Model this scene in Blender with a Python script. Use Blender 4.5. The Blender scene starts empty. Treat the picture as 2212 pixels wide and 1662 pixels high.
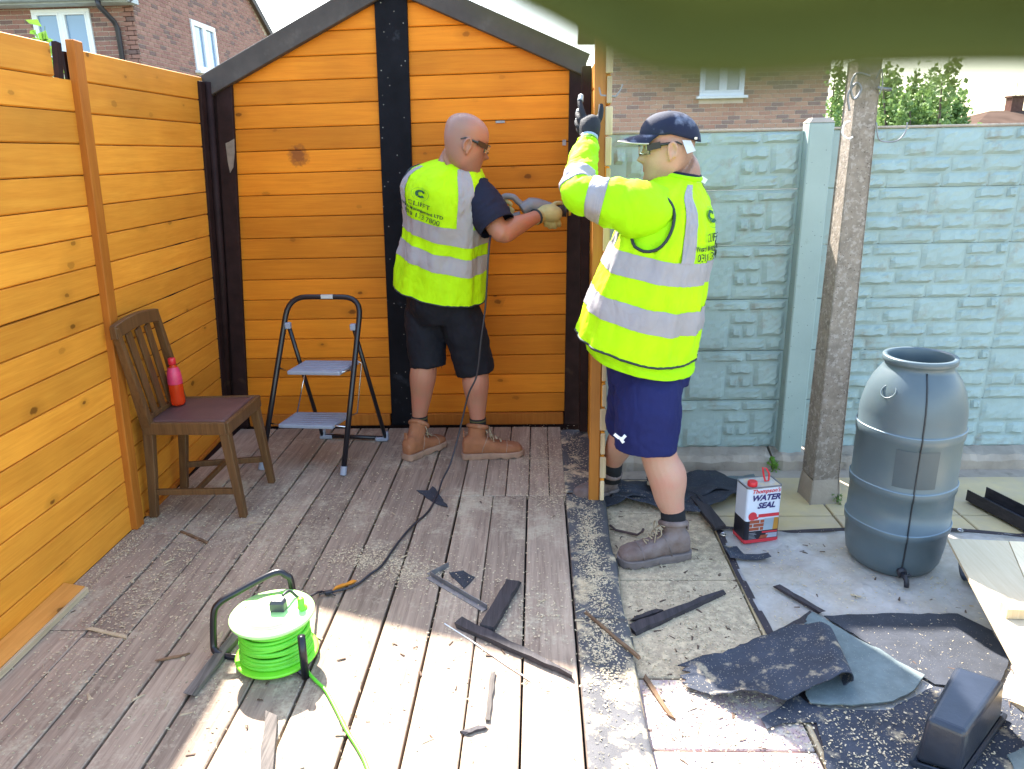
import bpy, bmesh, math, random
import numpy as np
from mathutils import Vector, Matrix

random.seed(7)
RNG = np.random.default_rng(11)
sc = bpy.context.scene
COL = sc.collection
R = math.radians

# ------------------------------------------------------------------ camera
CAM_Z = 1.65
TH, ROLL, PSI = R(17.28), R(1.2), R(-2.2)
FPX = 1606.0                      # focal length in units of a 2212 px wide frame
fw = Vector((math.sin(PSI) * math.cos(TH), math.cos(PSI) * math.cos(TH), -math.sin(TH)))
rt = fw.cross(Vector((0, 0, 1))).normalized()
up = rt.cross(fw)
r2 = rt * math.cos(ROLL) - up * math.sin(ROLL)
u2 = rt * math.sin(ROLL) + up * math.cos(ROLL)
cd = bpy.data.cameras.new('camera')
cd.sensor_fit = 'HORIZONTAL'
cd.sensor_width = 36.0
cd.lens = FPX / 2212.0 * 36.0
cd.clip_start = 0.005
cd.clip_end = 500.0
cd.dof.use_dof = True
cd.dof.focus_distance = 3.1
cd.dof.aperture_fstop = 9.0
cam = bpy.data.objects.new('camera', cd)
COL.objects.link(cam)
mw = Matrix((r2, u2, -fw)).transposed().to_4x4()
mw.translation = Vector((0, 0, CAM_Z))
cam.matrix_world = mw
sc.camera = cam

# ------------------------------------------------------------------ sky and sun
SUNV = Vector((-0.39, 0.90, 1.0)).normalized()      # towards the sun
el = math.asin(SUNV.z)
az = math.atan2(SUNV.x, SUNV.y)
world = bpy.data.worlds.new('World')
sc.world = world
world.use_nodes = True
wn = world.node_tree
bgn = wn.nodes['Background']
sky = wn.nodes.new('ShaderNodeTexSky')
sky.sky_type = 'NISHITA'
sky.sun_disc = False
sky.sun_elevation = el
sky.sun_rotation = az
sky.air_density = 1.3
sky.dust_density = 1.5
sky.ozone_density = 0.8
wn.links.new(sky.outputs[0], bgn.inputs[0])
bgn.inputs[1].default_value = 0.15
sun = bpy.data.lights.new('sun', 'SUN')
sun.energy = 5.0
sun.angle = R(0.9)
sun.color = (1.0, 0.95, 0.87)
suno = bpy.data.objects.new('sun', sun)
COL.objects.link(suno)
suno.rotation_euler = SUNV.to_track_quat('Z', 'Y').to_euler()
suno.location = (-4, 9, 10)
sc.view_settings.view_transform = 'Standard'
sc.view_settings.look = 'None'
sc.view_settings.gamma = 1.0
sc.view_settings.use_curve_mapping = False
sc.view_settings.exposure = 2.25
sc.cycles.max_bounces = 8
sc.cycles.transparent_max_bounces = 12

# ------------------------------------------------------------------ measuring helpers
def ray(x, y):
    return fw + r2 * ((x - 1106.0) / FPX) + u2 * ((831.0 - y) / FPX)
O = Vector((0, 0, CAM_Z))
def atz(x, y, z=0.0):
    d = ray(x, y); return O + d * ((z - CAM_Z) / d.z)
def aty(x, y, Y):
    d = ray(x, y); return O + d * (Y / d.y)
def atx(x, y, X):
    d = ray(x, y); return O + d * (X / d.x)

# ------------------------------------------------------------------ mesh helpers
class MB:
    def __init__(s):
        s.v = []; s.f = []
    def add(s, vs, fs):
        n = len(s.v)
        s.v += [tuple(p) for p in vs]
        s.f += [tuple(i + n for i in q) for q in fs]
        return s
    def box(s, c, d, rot=None):
        c = Vector(c); hx, hy, hz = d[0] / 2, d[1] / 2, d[2] / 2
        p = [Vector((sx * hx, sy * hy, sz * hz)) for sz in (-1, 1) for sy in (-1, 1) for sx in (-1, 1)]
        if rot is not None: p = [rot @ q for q in p]
        return s.add([q + c for q in p], [(0, 2, 3, 1), (4, 5, 7, 6), (0, 1, 5, 4), (2, 6, 7, 3), (0, 4, 6, 2), (1, 3, 7, 5)])
    def bbox(s, a, b):
        return s.box([(a[i] + b[i]) / 2 for i in range(3)], [abs(b[i] - a[i]) for i in range(3)])
    def cbox(s, c, d, ch, rot=None):
        """box with chamfered edges"""
        c = Vector(c); n = len(s.v); h = [q / 2 for q in d]; ch = min(ch, min(h) * 0.9)
        vs = []; idx = {}
        for sx in (-1, 1):
            for sy in (-1, 1):
                for sz in (-1, 1):
                    for a in range(3):
                        e = [sx * h[0], sy * h[1], sz * h[2]]
                        for k in range(3):
                            if k != a: e[k] -= ch * (sx, sy, sz)[k]
                        idx[(sx, sy, sz, a)] = len(vs); vs.append(Vector(e))
        fs = []
        for a in range(3):
            b, g = (a + 1) % 3, (a + 2) % 3
            for sg in (-1, 1):
                q = []
                for (i, j) in ((-1, -1), (1, -1), (1, 1), (-1, 1)):
                    t = [0, 0, 0]; t[a] = sg; t[b] = i; t[g] = j
                    q.append(idx[(t[0], t[1], t[2], a)])
                fs.append(q if sg > 0 else q[::-1])
            for i in (-1, 1):
                for j in (-1, 1):
                    q = []
                    for (e, ax) in ((-1, b), (1, b), (1, g), (-1, g)):
                        t = [0, 0, 0]; t[a] = e; t[b] = i; t[g] = j
                        q.append(idx[(t[0], t[1], t[2], ax)])
                    fs.append(q if i * j < 0 else q[::-1])
        for sx in (-1, 1):
            for sy in (-1, 1):
                for sz in (-1, 1):
                    q = [idx[(sx, sy, sz, a)] for a in range(3)]
                    fs.append(q if sx * sy * sz > 0 else q[::-1])
        if rot is not None: vs = [rot @ q for q in vs]
        return s.add([q + c for q in vs], fs)
    def bar(s, a, b, w, h, upv=(0, 0, 1), ch=0.0):
        """rectangular bar from a to b, w across, h along upv"""
        a, b = Vector(a), Vector(b); d = (b - a); L = d.length; d.normalize()
        x = d.cross(Vector(upv)); x = x.normalized() if x.length > 1e-6 else d.orthogonal().normalized()
        z = x.cross(d)
        rot = Matrix((x, d, z)).transposed()
        if ch > 0: return s.cbox((a + b) / 2, (w, L, h), ch, rot)
        return s.box((a + b) / 2, (w, L, h), rot)
    def loft(s, rings, cap0=True, cap1=True, closed=True):
        n = len(rings[0]); vs = [p for r in rings for p in r]; fs = []
        m = n if closed else n - 1
        for i in range(len(rings) - 1):
            for j in range(m):
                k = (j + 1) % n
                fs.append((i * n + j, i * n + k, (i + 1) * n + k, (i + 1) * n + j))
        if cap0 and closed: fs.append(tuple(range(n))[::-1])
        if cap1 and closed: fs.append(tuple((len(rings) - 1) * n + j for j in range(n)))
        return s.add(vs, fs)
    def tube(s, path, r, n=8, cap=True, sq=None, closed=False):
        path = [Vector(p) for p in path]; m = len(path)
        rs = r if hasattr(r, '__len__') else [r] * m
        rings = []; prev = None
        for i in range(m):
            if closed: t = path[(i + 1) % m] - path[i - 1]
            else: t = path[min(i + 1, m - 1)] - path[max(i - 1, 0)]
            t.normalize()
            if prev is None:
                x = t.orthogonal().normalized() if sq is None else (Vector(sq) - t * t.dot(Vector(sq))).normalized()
            else:
                x = prev - t * prev.dot(t)
                x = x.normalized() if x.length > 1e-6 else t.orthogonal().normalized()
            prev = x; y = t.cross(x)
            rings.append([path[i] + (x * math.cos(2 * math.pi * (k + .5) / n) + y * math.sin(2 * math.pi * (k + .5) / n)) * rs[i] for k in range(n)])
        if closed: rings.append(rings[0])
        return s.loft(rings, cap and not closed, cap and not closed)
    def lathe(s, prof, c=(0, 0, 0), n=24, rot=None, cap0=True, cap1=True):
        c = Vector(c); rings = []
        for (r, z) in prof:
            ring = [Vector((r * math.cos(2 * math.pi * k / n), r * math.sin(2 * math.pi * k / n), z)) for k in range(n)]
            if rot is not None: ring = [rot @ p for p in ring]
            rings.append([p + c for p in ring])
        return s.loft(rings, cap0, cap1)
    def slab(s, poly, n, t):
        """flat polygon (3d points) thickened by t along -n"""
        n = Vector(n).normalized(); p = [Vector(q) for q in poly]; k = len(p)
        return s.add(p + [q - n * t for q in p],
                     [tuple(range(k)), tuple(range(2 * k - 1, k - 1, -1))] + [(i, k + i, k + (i + 1) % k, (i + 1) % k) for i in range(k)])
    def sheet(s, fn, nu, nv, t=0.0):
        """surface fn(u,v), u,v in 0..1; t = thickness (second skin below)"""
        P = [[Vector(fn(i / nu, j / nv)) for j in range(nv + 1)] for i in range(nu + 1)]
        w = nv + 1
        vs = [p for row in P for p in row]
        fs = [(i * w + j, (i + 1) * w + j, (i + 1) * w + j + 1, i * w + j + 1) for i in range(nu) for j in range(nv)]
        if t:
            lo = []
            for i in range(nu + 1):
                for j in range(nv + 1):
                    a = P[min(i + 1, nu)][j] - P[max(i - 1, 0)][j]; b = P[i][min(j + 1, nv)] - P[i][max(j - 1, 0)]
                    nn = a.cross(b); nn = nn.normalized() if nn.length > 1e-9 else Vector((0, 0, 1))
                    lo.append(P[i][j] - nn * t)
            m = len(vs)
            fs += [tuple(q + m for q in reversed(f)) for f in list(fs)]
            vs = vs + lo
            edge = [i * w for i in range(nu + 1)] + [nu * w + j for j in range(1, nv + 1)] + [i * w + nv for i in range(nu - 1, -1, -1)] + [j for j in range(nv - 1, 0, -1)]
            for a, b in zip(edge, edge[1:] + edge[:1]): fs.append((b, a, a + m, b + m))
        return s.add(vs, fs)

def smooth_path(p, n=5):
    p = [Vector(q) for q in p]; out = []
    for i in range(len(p) - 1):
        a, b, c, d = p[max(i - 1, 0)], p[i], p[i + 1], p[min(i + 2, len(p) - 1)]
        for k in range(n):
            t = k / n
            out.append(.5 * ((2 * b) + (c - a) * t + (2 * a - 5 * b + 4 * c - d) * t * t + (3 * b - a - 3 * c + d) * t ** 3))
    return out + [p[-1]]

WL = {}
def mkmesh(name, mb, smooth=False, origin=None):
    vs = [Vector(p) for p in mb.v]
    if origin is None:
        lo = Vector([min(p[i] for p in vs) for i in range(3)]); hi = Vector([max(p[i] for p in vs) for i in range(3)])
        origin = (lo + hi) / 2
    origin = Vector(origin)
    me = bpy.data.meshes.new(name)
    me.from_pydata([tuple(p - origin) for p in vs], [], mb.f)
    me.validate(); me.update()
    if smooth: me.polygons.foreach_set('use_smooth', [True] * len(me.polygons))
    return me, origin

def place(o, parent, origin):
    COL.objects.link(o)
    o.location = origin
    WL[o.name] = Vector(origin)
    if parent is not None:
        o.parent = parent
        o.matrix_parent_inverse = Matrix.Translation(-WL[parent.name])
    return o

def obj(name, mb, mat, parent=None, smooth=False, bevel=0.0, subd=0, kind=None, label=None, autos=None):
    me, org = mkmesh(name, mb, smooth)
    if mat is not None: me.materials.append(mat)
    o = bpy.data.objects.new(name, me)
    place(o, parent, org)
    if bevel:
        m = o.modifiers.new('bevel', 'BEVEL'); m.width = bevel; m.segments = 2; m.limit_method = 'ANGLE'; m.angle_limit = R(40)
    if subd:
        m = o.modifiers.new('sub', 'SUBSURF'); m.levels = subd; m.render_levels = subd
    if kind: o['kind'] = kind
    if label: o['label'] = label
    return o

def shared(name, me, mat, parent, loc, rot=None, scale=None):
    o = bpy.data.objects.new(name, me)
    if mat is not None and len(me.materials) == 0: me.materials.append(mat)
    place(o, parent, Vector(loc))
    if rot is not None: o.rotation_euler = rot
    if scale is not None: o.scale = scale
    return o

def tag(o, label, cat, group=None):
    o['label'] = label; o['category'] = cat
    if group: o['group'] = group
    return o
def thing(name, label, cat, loc, group=None):
    o = bpy.data.objects.new(name, None); o.empty_display_size = .1
    place(o, None, Vector(loc))
    return tag(o, label, cat, group)
def structure(name, loc=(0, 0, 0)):
    o = bpy.data.objects.new(name, None); place(o, None, Vector(loc)); o['kind'] = 'structure'; return o

def rnd(a, b): return random.uniform(a, b)
def clip(poly, a, b, c):
    """keep a*x+b*y<=c of a 2d polygon"""
    out = []
    for i in range(len(poly)):
        p, q = poly[i], poly[(i + 1) % len(poly)]
        dp, dq = a * p[0] + b * p[1] - c, a * q[0] + b * q[1] - c
        if dp <= 0: out.append(p)
        if dp * dq < 0:
            t = dp / (dp - dq); out.append((p[0] + (q[0] - p[0]) * t, p[1] + (q[1] - p[1]) * t))
    return out

# ------------------------------------------------------------------ material helpers
def newmat(name):
    m = bpy.data.materials.new(name); m.use_nodes = True
    nt = m.node_tree
    return m, nt, nt.nodes['Principled BSDF']
class NT:
    def __init__(s, nt): s.nt = nt
    def n(s, t, **kw):
        x = s.nt.nodes.new('ShaderNode' + t)
        for k, v in kw.items(): setattr(x, k, v)
        return x
    def set(s, sock, v):
        if hasattr(v, 'is_output'): s.nt.links.new(v, sock)
        else: sock.default_value = v
    def math(s, op, a, b=0.0, c=None):
        x = s.n('Math', operation=op)
        s.set(x.inputs[0], a); s.set(x.inputs[1], b)
        if c is not None: s.set(x.inputs[2], c)
        return x.outputs[0]
    def vmath(s, op, a, b):
        x = s.n('VectorMath', operation=op); s.set(x.inputs[0], a); s.set(x.inputs[1], b); return x.outputs[0]
    def mix(s, f, a, b, blend='MIX'):
        x = s.n('Mix', data_type='RGBA', blend_type=blend)
        s.set(x.inputs[0], f); s.set(x.inputs[6], col(a)); s.set(x.inputs[7], col(b)); return x.outputs[2]
    def noise(s, vec, scale, detail=4, rough=.55, dist=0.0):
        x = s.n('TexNoise'); s.set(x.inputs['Vector'], vec); x.inputs['Scale'].default_value = scale
        x.inputs['Detail'].default_value = detail; x.inputs['Roughness'].default_value = rough; x.inputs['Distortion'].default_value = dist
        return x.outputs[0]
    def voro(s, vec, scale, feature='F1'):
        x = s.n('TexVoronoi', feature=feature); s.set(x.inputs['Vector'], vec); x.inputs['Scale'].default_value = scale
        return x
    def ramp(s, f, lo, hi, a=0.0, b=1.0):
        x = s.n('MapRange'); s.set(x.inputs[0], f)
        x.inputs[1].default_value = lo; x.inputs[2].default_value = hi; x.inputs[3].default_value = a; x.inputs[4].default_value = b
        return x.outputs[0]
    def pos(s): return s.n('NewGeometry').outputs['Position']
    def obco(s): return s.n('TexCoord').outputs['Object']
    def rand(s): return s.n('ObjectInfo').outputs['Random']
    def scale(s, vec, v):
        return s.vmath('MULTIPLY', vec, v)
    def bump(s, h, strength, dist=.01):
        x = s.n('Bump'); s.set(x.inputs['Height'], h); x.inputs['Strength'].default_value = strength; x.inputs['Distance'].default_value = dist
        return x.outputs[0]
def col(c):
    if hasattr(c, 'is_output'): return c
    return tuple(c) + (1.0,) if len(c) == 3 else c
def srgb(r, g, b):
    f = lambda c: c / 12.92 if c <= .04045 else ((c + .055) / 1.055) ** 2.4
    return (f(r / 255), f(g / 255), f(b / 255))

def plain(name, c, rough=.6, var=.15, vs=9.0, bump=.0, bs=80.0, metal=0.0, spec=.5, world_co=False, dirt=None, dirt_s=6.0, dirt_lo=.55, dirt_hi=.75, speck=None, speck_s=120., speck_lo=.12):
    m, nt, b = newmat(name); N = NT(nt)
    co = N.pos() if world_co else N.obco()
    n1 = N.noise(co, vs, 5)
    k = N.ramp(n1, .3, .7, 1 - var, 1 + var)
    c1 = N.mix(1.0, c, (1, 1, 1), 'MULTIPLY')
    sc_ = N.n('VectorMath', operation='SCALE'); nt.links.new(c1, sc_.inputs[0]); nt.links.new(k, sc_.inputs['Scale'])
    out = sc_.outputs[0]
    if dirt is not None:
        d = N.ramp(N.noise(co, dirt_s, 7, .65), dirt_lo, dirt_hi)
        out = N.mix(d, out, dirt)
    if speck is not None:
        v = N.voro(co, speck_s).outputs['Distance']
        out = N.mix(N.ramp(v, speck_lo, speck_lo + .06, 1, 0), out, speck)
    nt.links.new(out, b.inputs['Base Color'])
    b.inputs['Roughness'].default_value = rough
    b.inputs['Metallic'].default_value = metal
    b.inputs['Specular IOR Level'].default_value = spec
    if bump:
        nt.links.new(N.bump(N.noise(co, bs, 6, .6), bump, .004), b.inputs['Normal'])
    return m

def woodmat(name, light, dark, axis, knots=True, sawdust=0.0, rough=.5, grain=1.0, vary=.18, sat=None, stain=None, bump=.25, spec=.4, thick=0, spot=None):
    """timber grained along axis (0,1,2); per-piece variation; optional knots and lying sawdust"""
    m, nt, b = newmat(name); N = NT(nt)
    co = N.obco(); r = N.rand()
    off = N.n('CombineXYZ'); nt.links.new(N.math('MULTIPLY', r, 37.0), off.inputs[0]); nt.links.new(N.math('MULTIPLY', r, 91.0), off.inputs[1]); nt.links.new(N.math('MULTIPLY', r, 53.0), off.inputs[2])
    co2 = N.vmath('ADD', co, off.outputs[0])
    st = [14.0] * 3; st[axis] = .9
    g1 = N.noise(N.scale(co2, tuple(st)), 3.0 * grain, 6, .62, .6)
    st2 = [60.0] * 3; st2[axis] = 2.5
    g2 = N.noise(N.scale(co2, tuple(st2)), 3.0 * grain, 3, .6)
    g = N.math('ADD', N.math('MULTIPLY', g1, .65), N.math('MULTIPLY', g2, .35))
    c = N.mix(N.ramp(g, .34, .66), dark, light)
    big = N.noise(co2, 2.2, 3, .5)
    sc_ = N.n('VectorMath', operation='SCALE'); nt.links.new(c, sc_.inputs[0])
    nt.links.new(N.math('MULTIPLY', N.ramp(big, .3, .7, 1 - vary * .6, 1 + vary * .6), N.ramp(r, 0, 1, 1 - vary, 1 + vary)), sc_.inputs['Scale'])
    c = sc_.outputs[0]
    if knots:
        ks = [5.6] * 3; ks[axis] = 2.9; ks[thick] = 0.0
        sp_ = N.n('SeparateXYZ'); nt.links.new(co2, sp_.inputs[0]); oth = [q for q in range(3) if q not in (axis, thick)][0]
        cb = N.n('CombineXYZ'); nt.links.new(N.math('MULTIPLY', sp_.outputs[axis], 3.0), cb.inputs[0]); nt.links.new(N.math('MULTIPLY', sp_.outputs[oth], 5.2), cb.inputs[1])
        v = N.n('TexVoronoi', voronoi_dimensions='2D'); nt.links.new(cb.outputs[0], v.inputs['Vector']); v.inputs['Scale'].default_value = 1.0
        wob = N.math('ADD', v.outputs['Distance'], N.math('MULTIPLY', N.noise(co2, 55, 3), .06))
        pick = N.n('SeparateColor'); nt.links.new(v.outputs['Color'], pick.inputs[0])
        few = N.ramp(pick.outputs[0], .50, .95)
        siz = N.ramp(pick.outputs[1], 0, 1, .03, .075)
        wob = N.math('SUBTRACT', wob, .03)
        core = N.math('MULTIPLY', N.ramp(N.math('DIVIDE', wob, siz), .75, 1.1, 1, 0), few)
        halo = N.math('MULTIPLY', N.ramp(N.math('DIVIDE', wob, siz), .8, 3.6, .45, 0), few)
        c = N.mix(halo, c, tuple(q * .55 for q in dark))
        c = N.mix(N.math('MULTIPLY', core, .9), c, tuple(q * .28 for q in dark))
    if stain is not None:
        s_ = N.ramp(N.noise(N.pos(), 1.7, 6, .6), .56, .72, 0, .6)
        c = N.mix(s_, c, stain)
    if spot is not None:
        dv = N.n('VectorMath', operation='DISTANCE'); nt.links.new(N.scale(N.pos(), (1, 0, 1)), dv.inputs[0]); dv.inputs[1].default_value = spot
        dd = N.math('ADD', dv.outputs['Value'], N.math('MULTIPLY', N.math('SUBTRACT', N.noise(N.pos(), 38, 4, .7), .5), .09))
        c = N.mix(N.ramp(dd, .03, .062, .75, 0), c, (.13, .035, .018))
    rr = rough
    if sawdust > 0:
        p = N.pos()
        a = N.noise(p, 2.1, 4, .6); f = N.noise(p, 60, 4, .75); mid = N.noise(p, 13, 4, .7)
        k = N.math('ADD', N.math('ADD', N.math('MULTIPLY', a, .5), N.math('MULTIPLY', f, .32)), N.math('MULTIPLY', mid, .3))
        mk = N.ramp(k, .66 - .12 * sawdust, .76 - .12 * sawdust, 0, .85)
        c = N.mix(mk, c, (.50, .42, .30))
    nt.links.new(c, b.inputs['Base Color'])
    b.inputs['Roughness'].default_value = rr; b.inputs['Specular IOR Level'].default_value = spec
    nt.links.new(N.bump(g, bump, .003), b.inputs['Normal'])
    return m

# ------------------------------------------------------------------ materials of the place
PINE_SIDE = woodmat('varnished_pine_side', (.76, .315, .036), (.64, .230, .022), 1, rough=.62, spec=.2, thick=0)
PINE_GABLE = woodmat('varnished_pine_gable', (.72, .238, .015), (.60, .170, .009), 0, rough=.62, spec=.2, thick=1, spot=(-1.335, 0, 1.66))
PINE_TRIM = woodmat('varnished_pine_trim', (.46, .155, .02), (.36, .105, .012), 2, knots=False, rough=.6, spec=.2)
CUT_WOOD = woodmat('fresh_cut_timber', (.66, .52, .33), (.50, .36, .20), 2, knots=False, rough=.8)
BROWN_PAINT = plain('dark_brown_stain', (.026, .012, .011), .65, .3, 14, .3, 60, spec=.15, dirt=(.10, .06, .035), dirt_lo=.63, dirt_hi=.8)
BLACK_PAINT = plain('black_bitumen_paint', (.007, .007, .010), .7, .3, 10, .3, 50, dirt=(.05, .055, .07), dirt_s=9, dirt_lo=.62, dirt_hi=.85, speck=(.3, .28, .25), speck_s=22, speck_lo=.03, spec=.12)
FASCIA = plain('grey_brown_fascia', (.060, .046, .040), .75, .25, 8, .25, 60, dirt=(.12, .10, .085), dirt_lo=.55, dirt_hi=.8)
DECK = woodmat('weathered_deck_timber', (.44, .328, .240), (.21, .145, .105), 1, knots=False, sawdust=.72, rough=.8, vary=.2, stain=(.26, .20, .165), bump=.5, thick=2)
DARK = plain('dark_void', (.012, .01, .009), .9)
FELT = plain('charcoal_roofing_felt', (.030, .034, .046), .85, .3, 12, .6, 260, speck=(.16, .15, .13), speck_s=95, speck_lo=.10, world_co=True)
FELT_GREY = plain('grey_felt_with_sawdust', (.085, .082, .086), .85, .25, 8, .5, 240, world_co=True, dirt=(.60, .475, .30), dirt_s=7.5, dirt_lo=.50, dirt_hi=.60)
FELT_DUSTY = plain('dusty_charcoal_felt', (.036, .042, .06), .85, .3, 10, .6, 240, world_co=True, dirt=(.50, .40, .26), dirt_s=16, dirt_lo=.57, dirt_hi=.72, speck=(.3, .26, .2), speck_s=120, speck_lo=.15)
FELT_GREEN = plain('green_mineral_felt', (.15, .185, .185), .9, .2, 20, .5, 320, world_co=True, speck=(.30, .30, .26), speck_s=110, speck_lo=.11)
SLAB_DUST = plain('sawdusty_paving', (.44, .335, .22), .9, .2, 5, .5, 150, world_co=True, dirt=(.64, .50, .32), dirt_s=28, dirt_lo=.45, dirt_hi=.62, speck=(.13, .10, .075), speck_s=70, speck_lo=.10)
SLAB_PINK = plain('sawdusty_paving_stained', (.40, .285, .275), .9, .2, 5, .5, 150, world_co=True, dirt=(.52, .45, .36), dirt_s=24, dirt_lo=.46, dirt_hi=.62, speck=(.09, .07, .06), speck_s=70, speck_lo=.12)
SLAB = plain('buff_paving', (.58, .45, .235), .9, .18, 3.2, .35, 90, world_co=True, dirt=(.48, .385, .28), dirt_s=2.6, dirt_lo=.42, dirt_hi=.66)
CONC = plain('weathered_concrete', (.37, .31, .25), .92, .2, 5, .6, 60, world_co=True, dirt=(.16, .135, .105), dirt_s=7, dirt_lo=.56, dirt_hi=.75)
FENCE = plain('pale_green_masonry_paint', (.315, .400, .385), .75, .08, 8, .35, 70, world_co=True, dirt=(.28, .28, .235), dirt_s=11, dirt_lo=.56, dirt_hi=.74)
FENCE_POST = plain('pale_green_painted_post', (.315, .402, .386), .7, .06, 6, .2, 90, world_co=True, dirt=(.20, .21, .165), dirt_s=8, dirt_lo=.62, dirt_hi=.78, speck=(.08, .08, .07), speck_s=40, speck_lo=.05)
AGG = plain('mottled_aggregate_concrete', (.25, .205, .165), .95, .25, 18, .8, 70, dirt=(.36, .31, .27), dirt_s=55, dirt_lo=.52, dirt_hi=.60, speck=(.07, .05, .04), speck_s=60, speck_lo=.10)
MORTAR = plain('mortar', (.62, .53, .44), .95, .1, 8)
PVC = plain('white_window_plastic', (.80, .82, .84), .35, .03)
ROOFT = plain('brown_roof_tiles', (.14, .09, .07), .85, .25, 2, .4, 20)
SOIL = plain('rough_ground', (.10, .10, .055), .95, .3, 1.5, .4, 20, world_co=True)
METAL = plain('dull_galvanised_metal', (.25, .25, .27), .45, .25, 20, .1, 60, metal=.7)
BLACKMETAL = plain('black_enamelled_tube', (.010, .009, .014), .32, .2)

def brickmat(name, a, b, cdark):
    m, nt, bs = newmat(name); N = NT(nt)
    g = N.n('NewGeometry').outputs['Random Per Island']
    r = N.math('FRACT', N.math('ADD', N.rand(), g))
    c = N.mix(r, a, b)
    c = N.mix(N.math('GREATER_THAN', N.math('FRACT', N.math('MULTIPLY', r, 7.31)), .82), c, cdark)
    k = N.noise(N.pos(), 30, 4)
    c = N.mix(N.ramp(k, .4, .75, 0, .35), c, (.30, .22, .18))
    nt.links.new(c, bs.inputs['Base Color']); bs.inputs['Roughness'].default_value = .9
    nt.links.new(N.bump(k, .4, .01), bs.inputs['Normal'])
    return m
BRICK_L = brickmat('dark_red_brick', (.25, .108, .085), (.33, .165, .125), (.16, .09, .08))
BRICK_R = brickmat('red_brown_brick', (.34, .17, .12), (.44, .25, .165), (.23, .145, .12))

def glassmat(name, c, rough=.08):
    m, nt, b = newmat(name)
    b.inputs['Base Color'].default_value = c + (1,)
    b.inputs['Roughness'].default_value = rough
    b.inputs['Specular IOR Level'].default_value = .9
    return m
PANE_BLUE = glassmat('window_glass_blue', (.16, .27, .42))
PANE_GREY = glassmat('window_glass_net', (.33, .36, .38), .15)

# ------------------------------------------------------------------ ground and patio
g = MB(); g.bbox((-160, -120, -.09), (160, 220, -.06)); obj('ground', g, SOIL, kind='structure')
patio = structure('patio', (1.4, 2.4, -.03))
g = MB(); g.bbox((-3.2, -2.0, -.055), (6, 3.98, -.022)); obj('bedding', g, DARK, patio)
xs = [.300, .785, 1.372, 1.955, 2.54, 3.12, 3.7]
ys = [.3, .885, 1.47, 1.745, 2.052, 2.640, 3.223, 3.60]
for i in range(len(xs) - 1):
    yy = ys if i == 0 else [.29, .87, 1.45, 2.03, 2.61, 3.19, 3.62]
    for j in range(len(yy) - 1):
        a, b = .004, .004
        s = MB(); s.cbox(((xs[i] + xs[i + 1]) / 2, (yy[j] + yy[j + 1]) / 2, -.012 + rnd(-.0015, .0015)), (xs[i + 1] - xs[i] - a * 2, yy[j + 1] - yy[j] - b * 2, .024), .004)
        mt = SLAB if i > 0 else (SLAB_PINK if yy[j + 1] < 2.06 else SLAB_DUST)
        obj('paving_slab', s, mt, patio)
s = MB(); s.bbox((.3, 3.62, -.02), (3.7, 3.76, -.006)); obj('cement_strip', s, CONC, patio)

# ------------------------------------------------------------------ deck floor
deck = structure('deck_floor', (-.75, 2.7, .02))
s = MB(); s.bbox((-1.95, .4, -.02), (.27, 4.32, .004)); obj('void_shade_base', s, DARK, deck)  # near-black sheet: shade of the void under the planks, put into its colour
px = [-1.862, -1.625, -1.464, -1.270, -1.105, -.930, -.760, -.568, -.392, -.231, -.063, .118]
YJ = 3.312
def plank(x0, x1, y0, y1, gap=.0045, t=.028):
    s = MB(); s.cbox(((x0 + x1) / 2 + rnd(-.001, .001), (y0 + y1) / 2, .05 - t / 2 + rnd(-.0025, .001)), (x1 - x0 - gap * 2 * rnd(.5, 1.25), y1 - y0 - .004, t), .003, Matrix.Rotation(rnd(-.0012, .0012), 3, 'Z'))
    obj('plank', s, DECK, deck)
ends = {0: [2.23, 2.94], 1: [2.19, 2.86], 3: [3.33], 6: [], 7: []}
for i in range(len(px) - 1):
    cuts = [.5] + ends.get(i, []) + ([YJ] if i >= 7 else []) + ([3.33] if i == 4 else []) + [4.27]
    if i >= 8: cuts = cuts[:-1]
    for a, b in zip(cuts, cuts[1:]): plank(px[i], px[i + 1], a, b)
fx = [-.392, -.28, -.172, -.056, .047, .128]
for a, b in zip(fx, fx[1:]): plank(a, b, YJ, 4.27, .003)
s = MB(); s.bbox((-1.96, .4, -.01), (-1.868, 4.3, .042)); obj('wall_plate', s, BROWN_PAINT, deck)
s = MB(); s.bbox((.122, .4, -.02), (.296, 4.2, .036)); obj('edge_joist', s, plain('edge_joist_timber', (.14, .10, .08), .9, .3), deck)
# felt covering the edge joist, three lapped lengths
cuts = [(.45, 2.305, 'grey felt strip on deck edge, sunlit length nearest the camera'), (2.30, 2.757, 'short middle length of grey felt strip on the deck edge'), (2.75, 3.32, 'grey felt strip on deck edge below the cut end of the orange side wall'), (3.335, 4.2, 'farthest dirty grey felt strip along deck edge beside the brown corner post')]
for k, (a, b, lb) in enumerate(cuts):
    def fn(u, v, a=a, b=b, k=k):
        y = a + (b - a) * u
        pr = [(.125, .0445), (.132, .047), (.2, .0475), (.285, .048), (.300, .043), (.306, .015)]
        t = v * 5; i = min(int(t), 4); f = t - i
        x = pr[i][0] * (1 - f) + pr[i + 1][0] * f; z = pr[i][1] * (1 - f) + pr[i + 1][1] * f
        w = .0025 * math.sin(y * 23 + k) * math.sin(x * 40 + y * 7)
        return (x + .004 * math.sin(y * 9 + k * 2) * (v > .7) + (.012 * (y - a) / (b - a) - .006 if v > .9 else 0), y, z + .004 + w + .0014 * (3 - k) * (u < .05))
    s = MB(); s.sheet(fn, 40, 10, .003)
    tag(obj('felt_strip', s, FELT_GREY, None, True), lb, 'roofing felt', 'felt strips along the deck edge')

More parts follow.
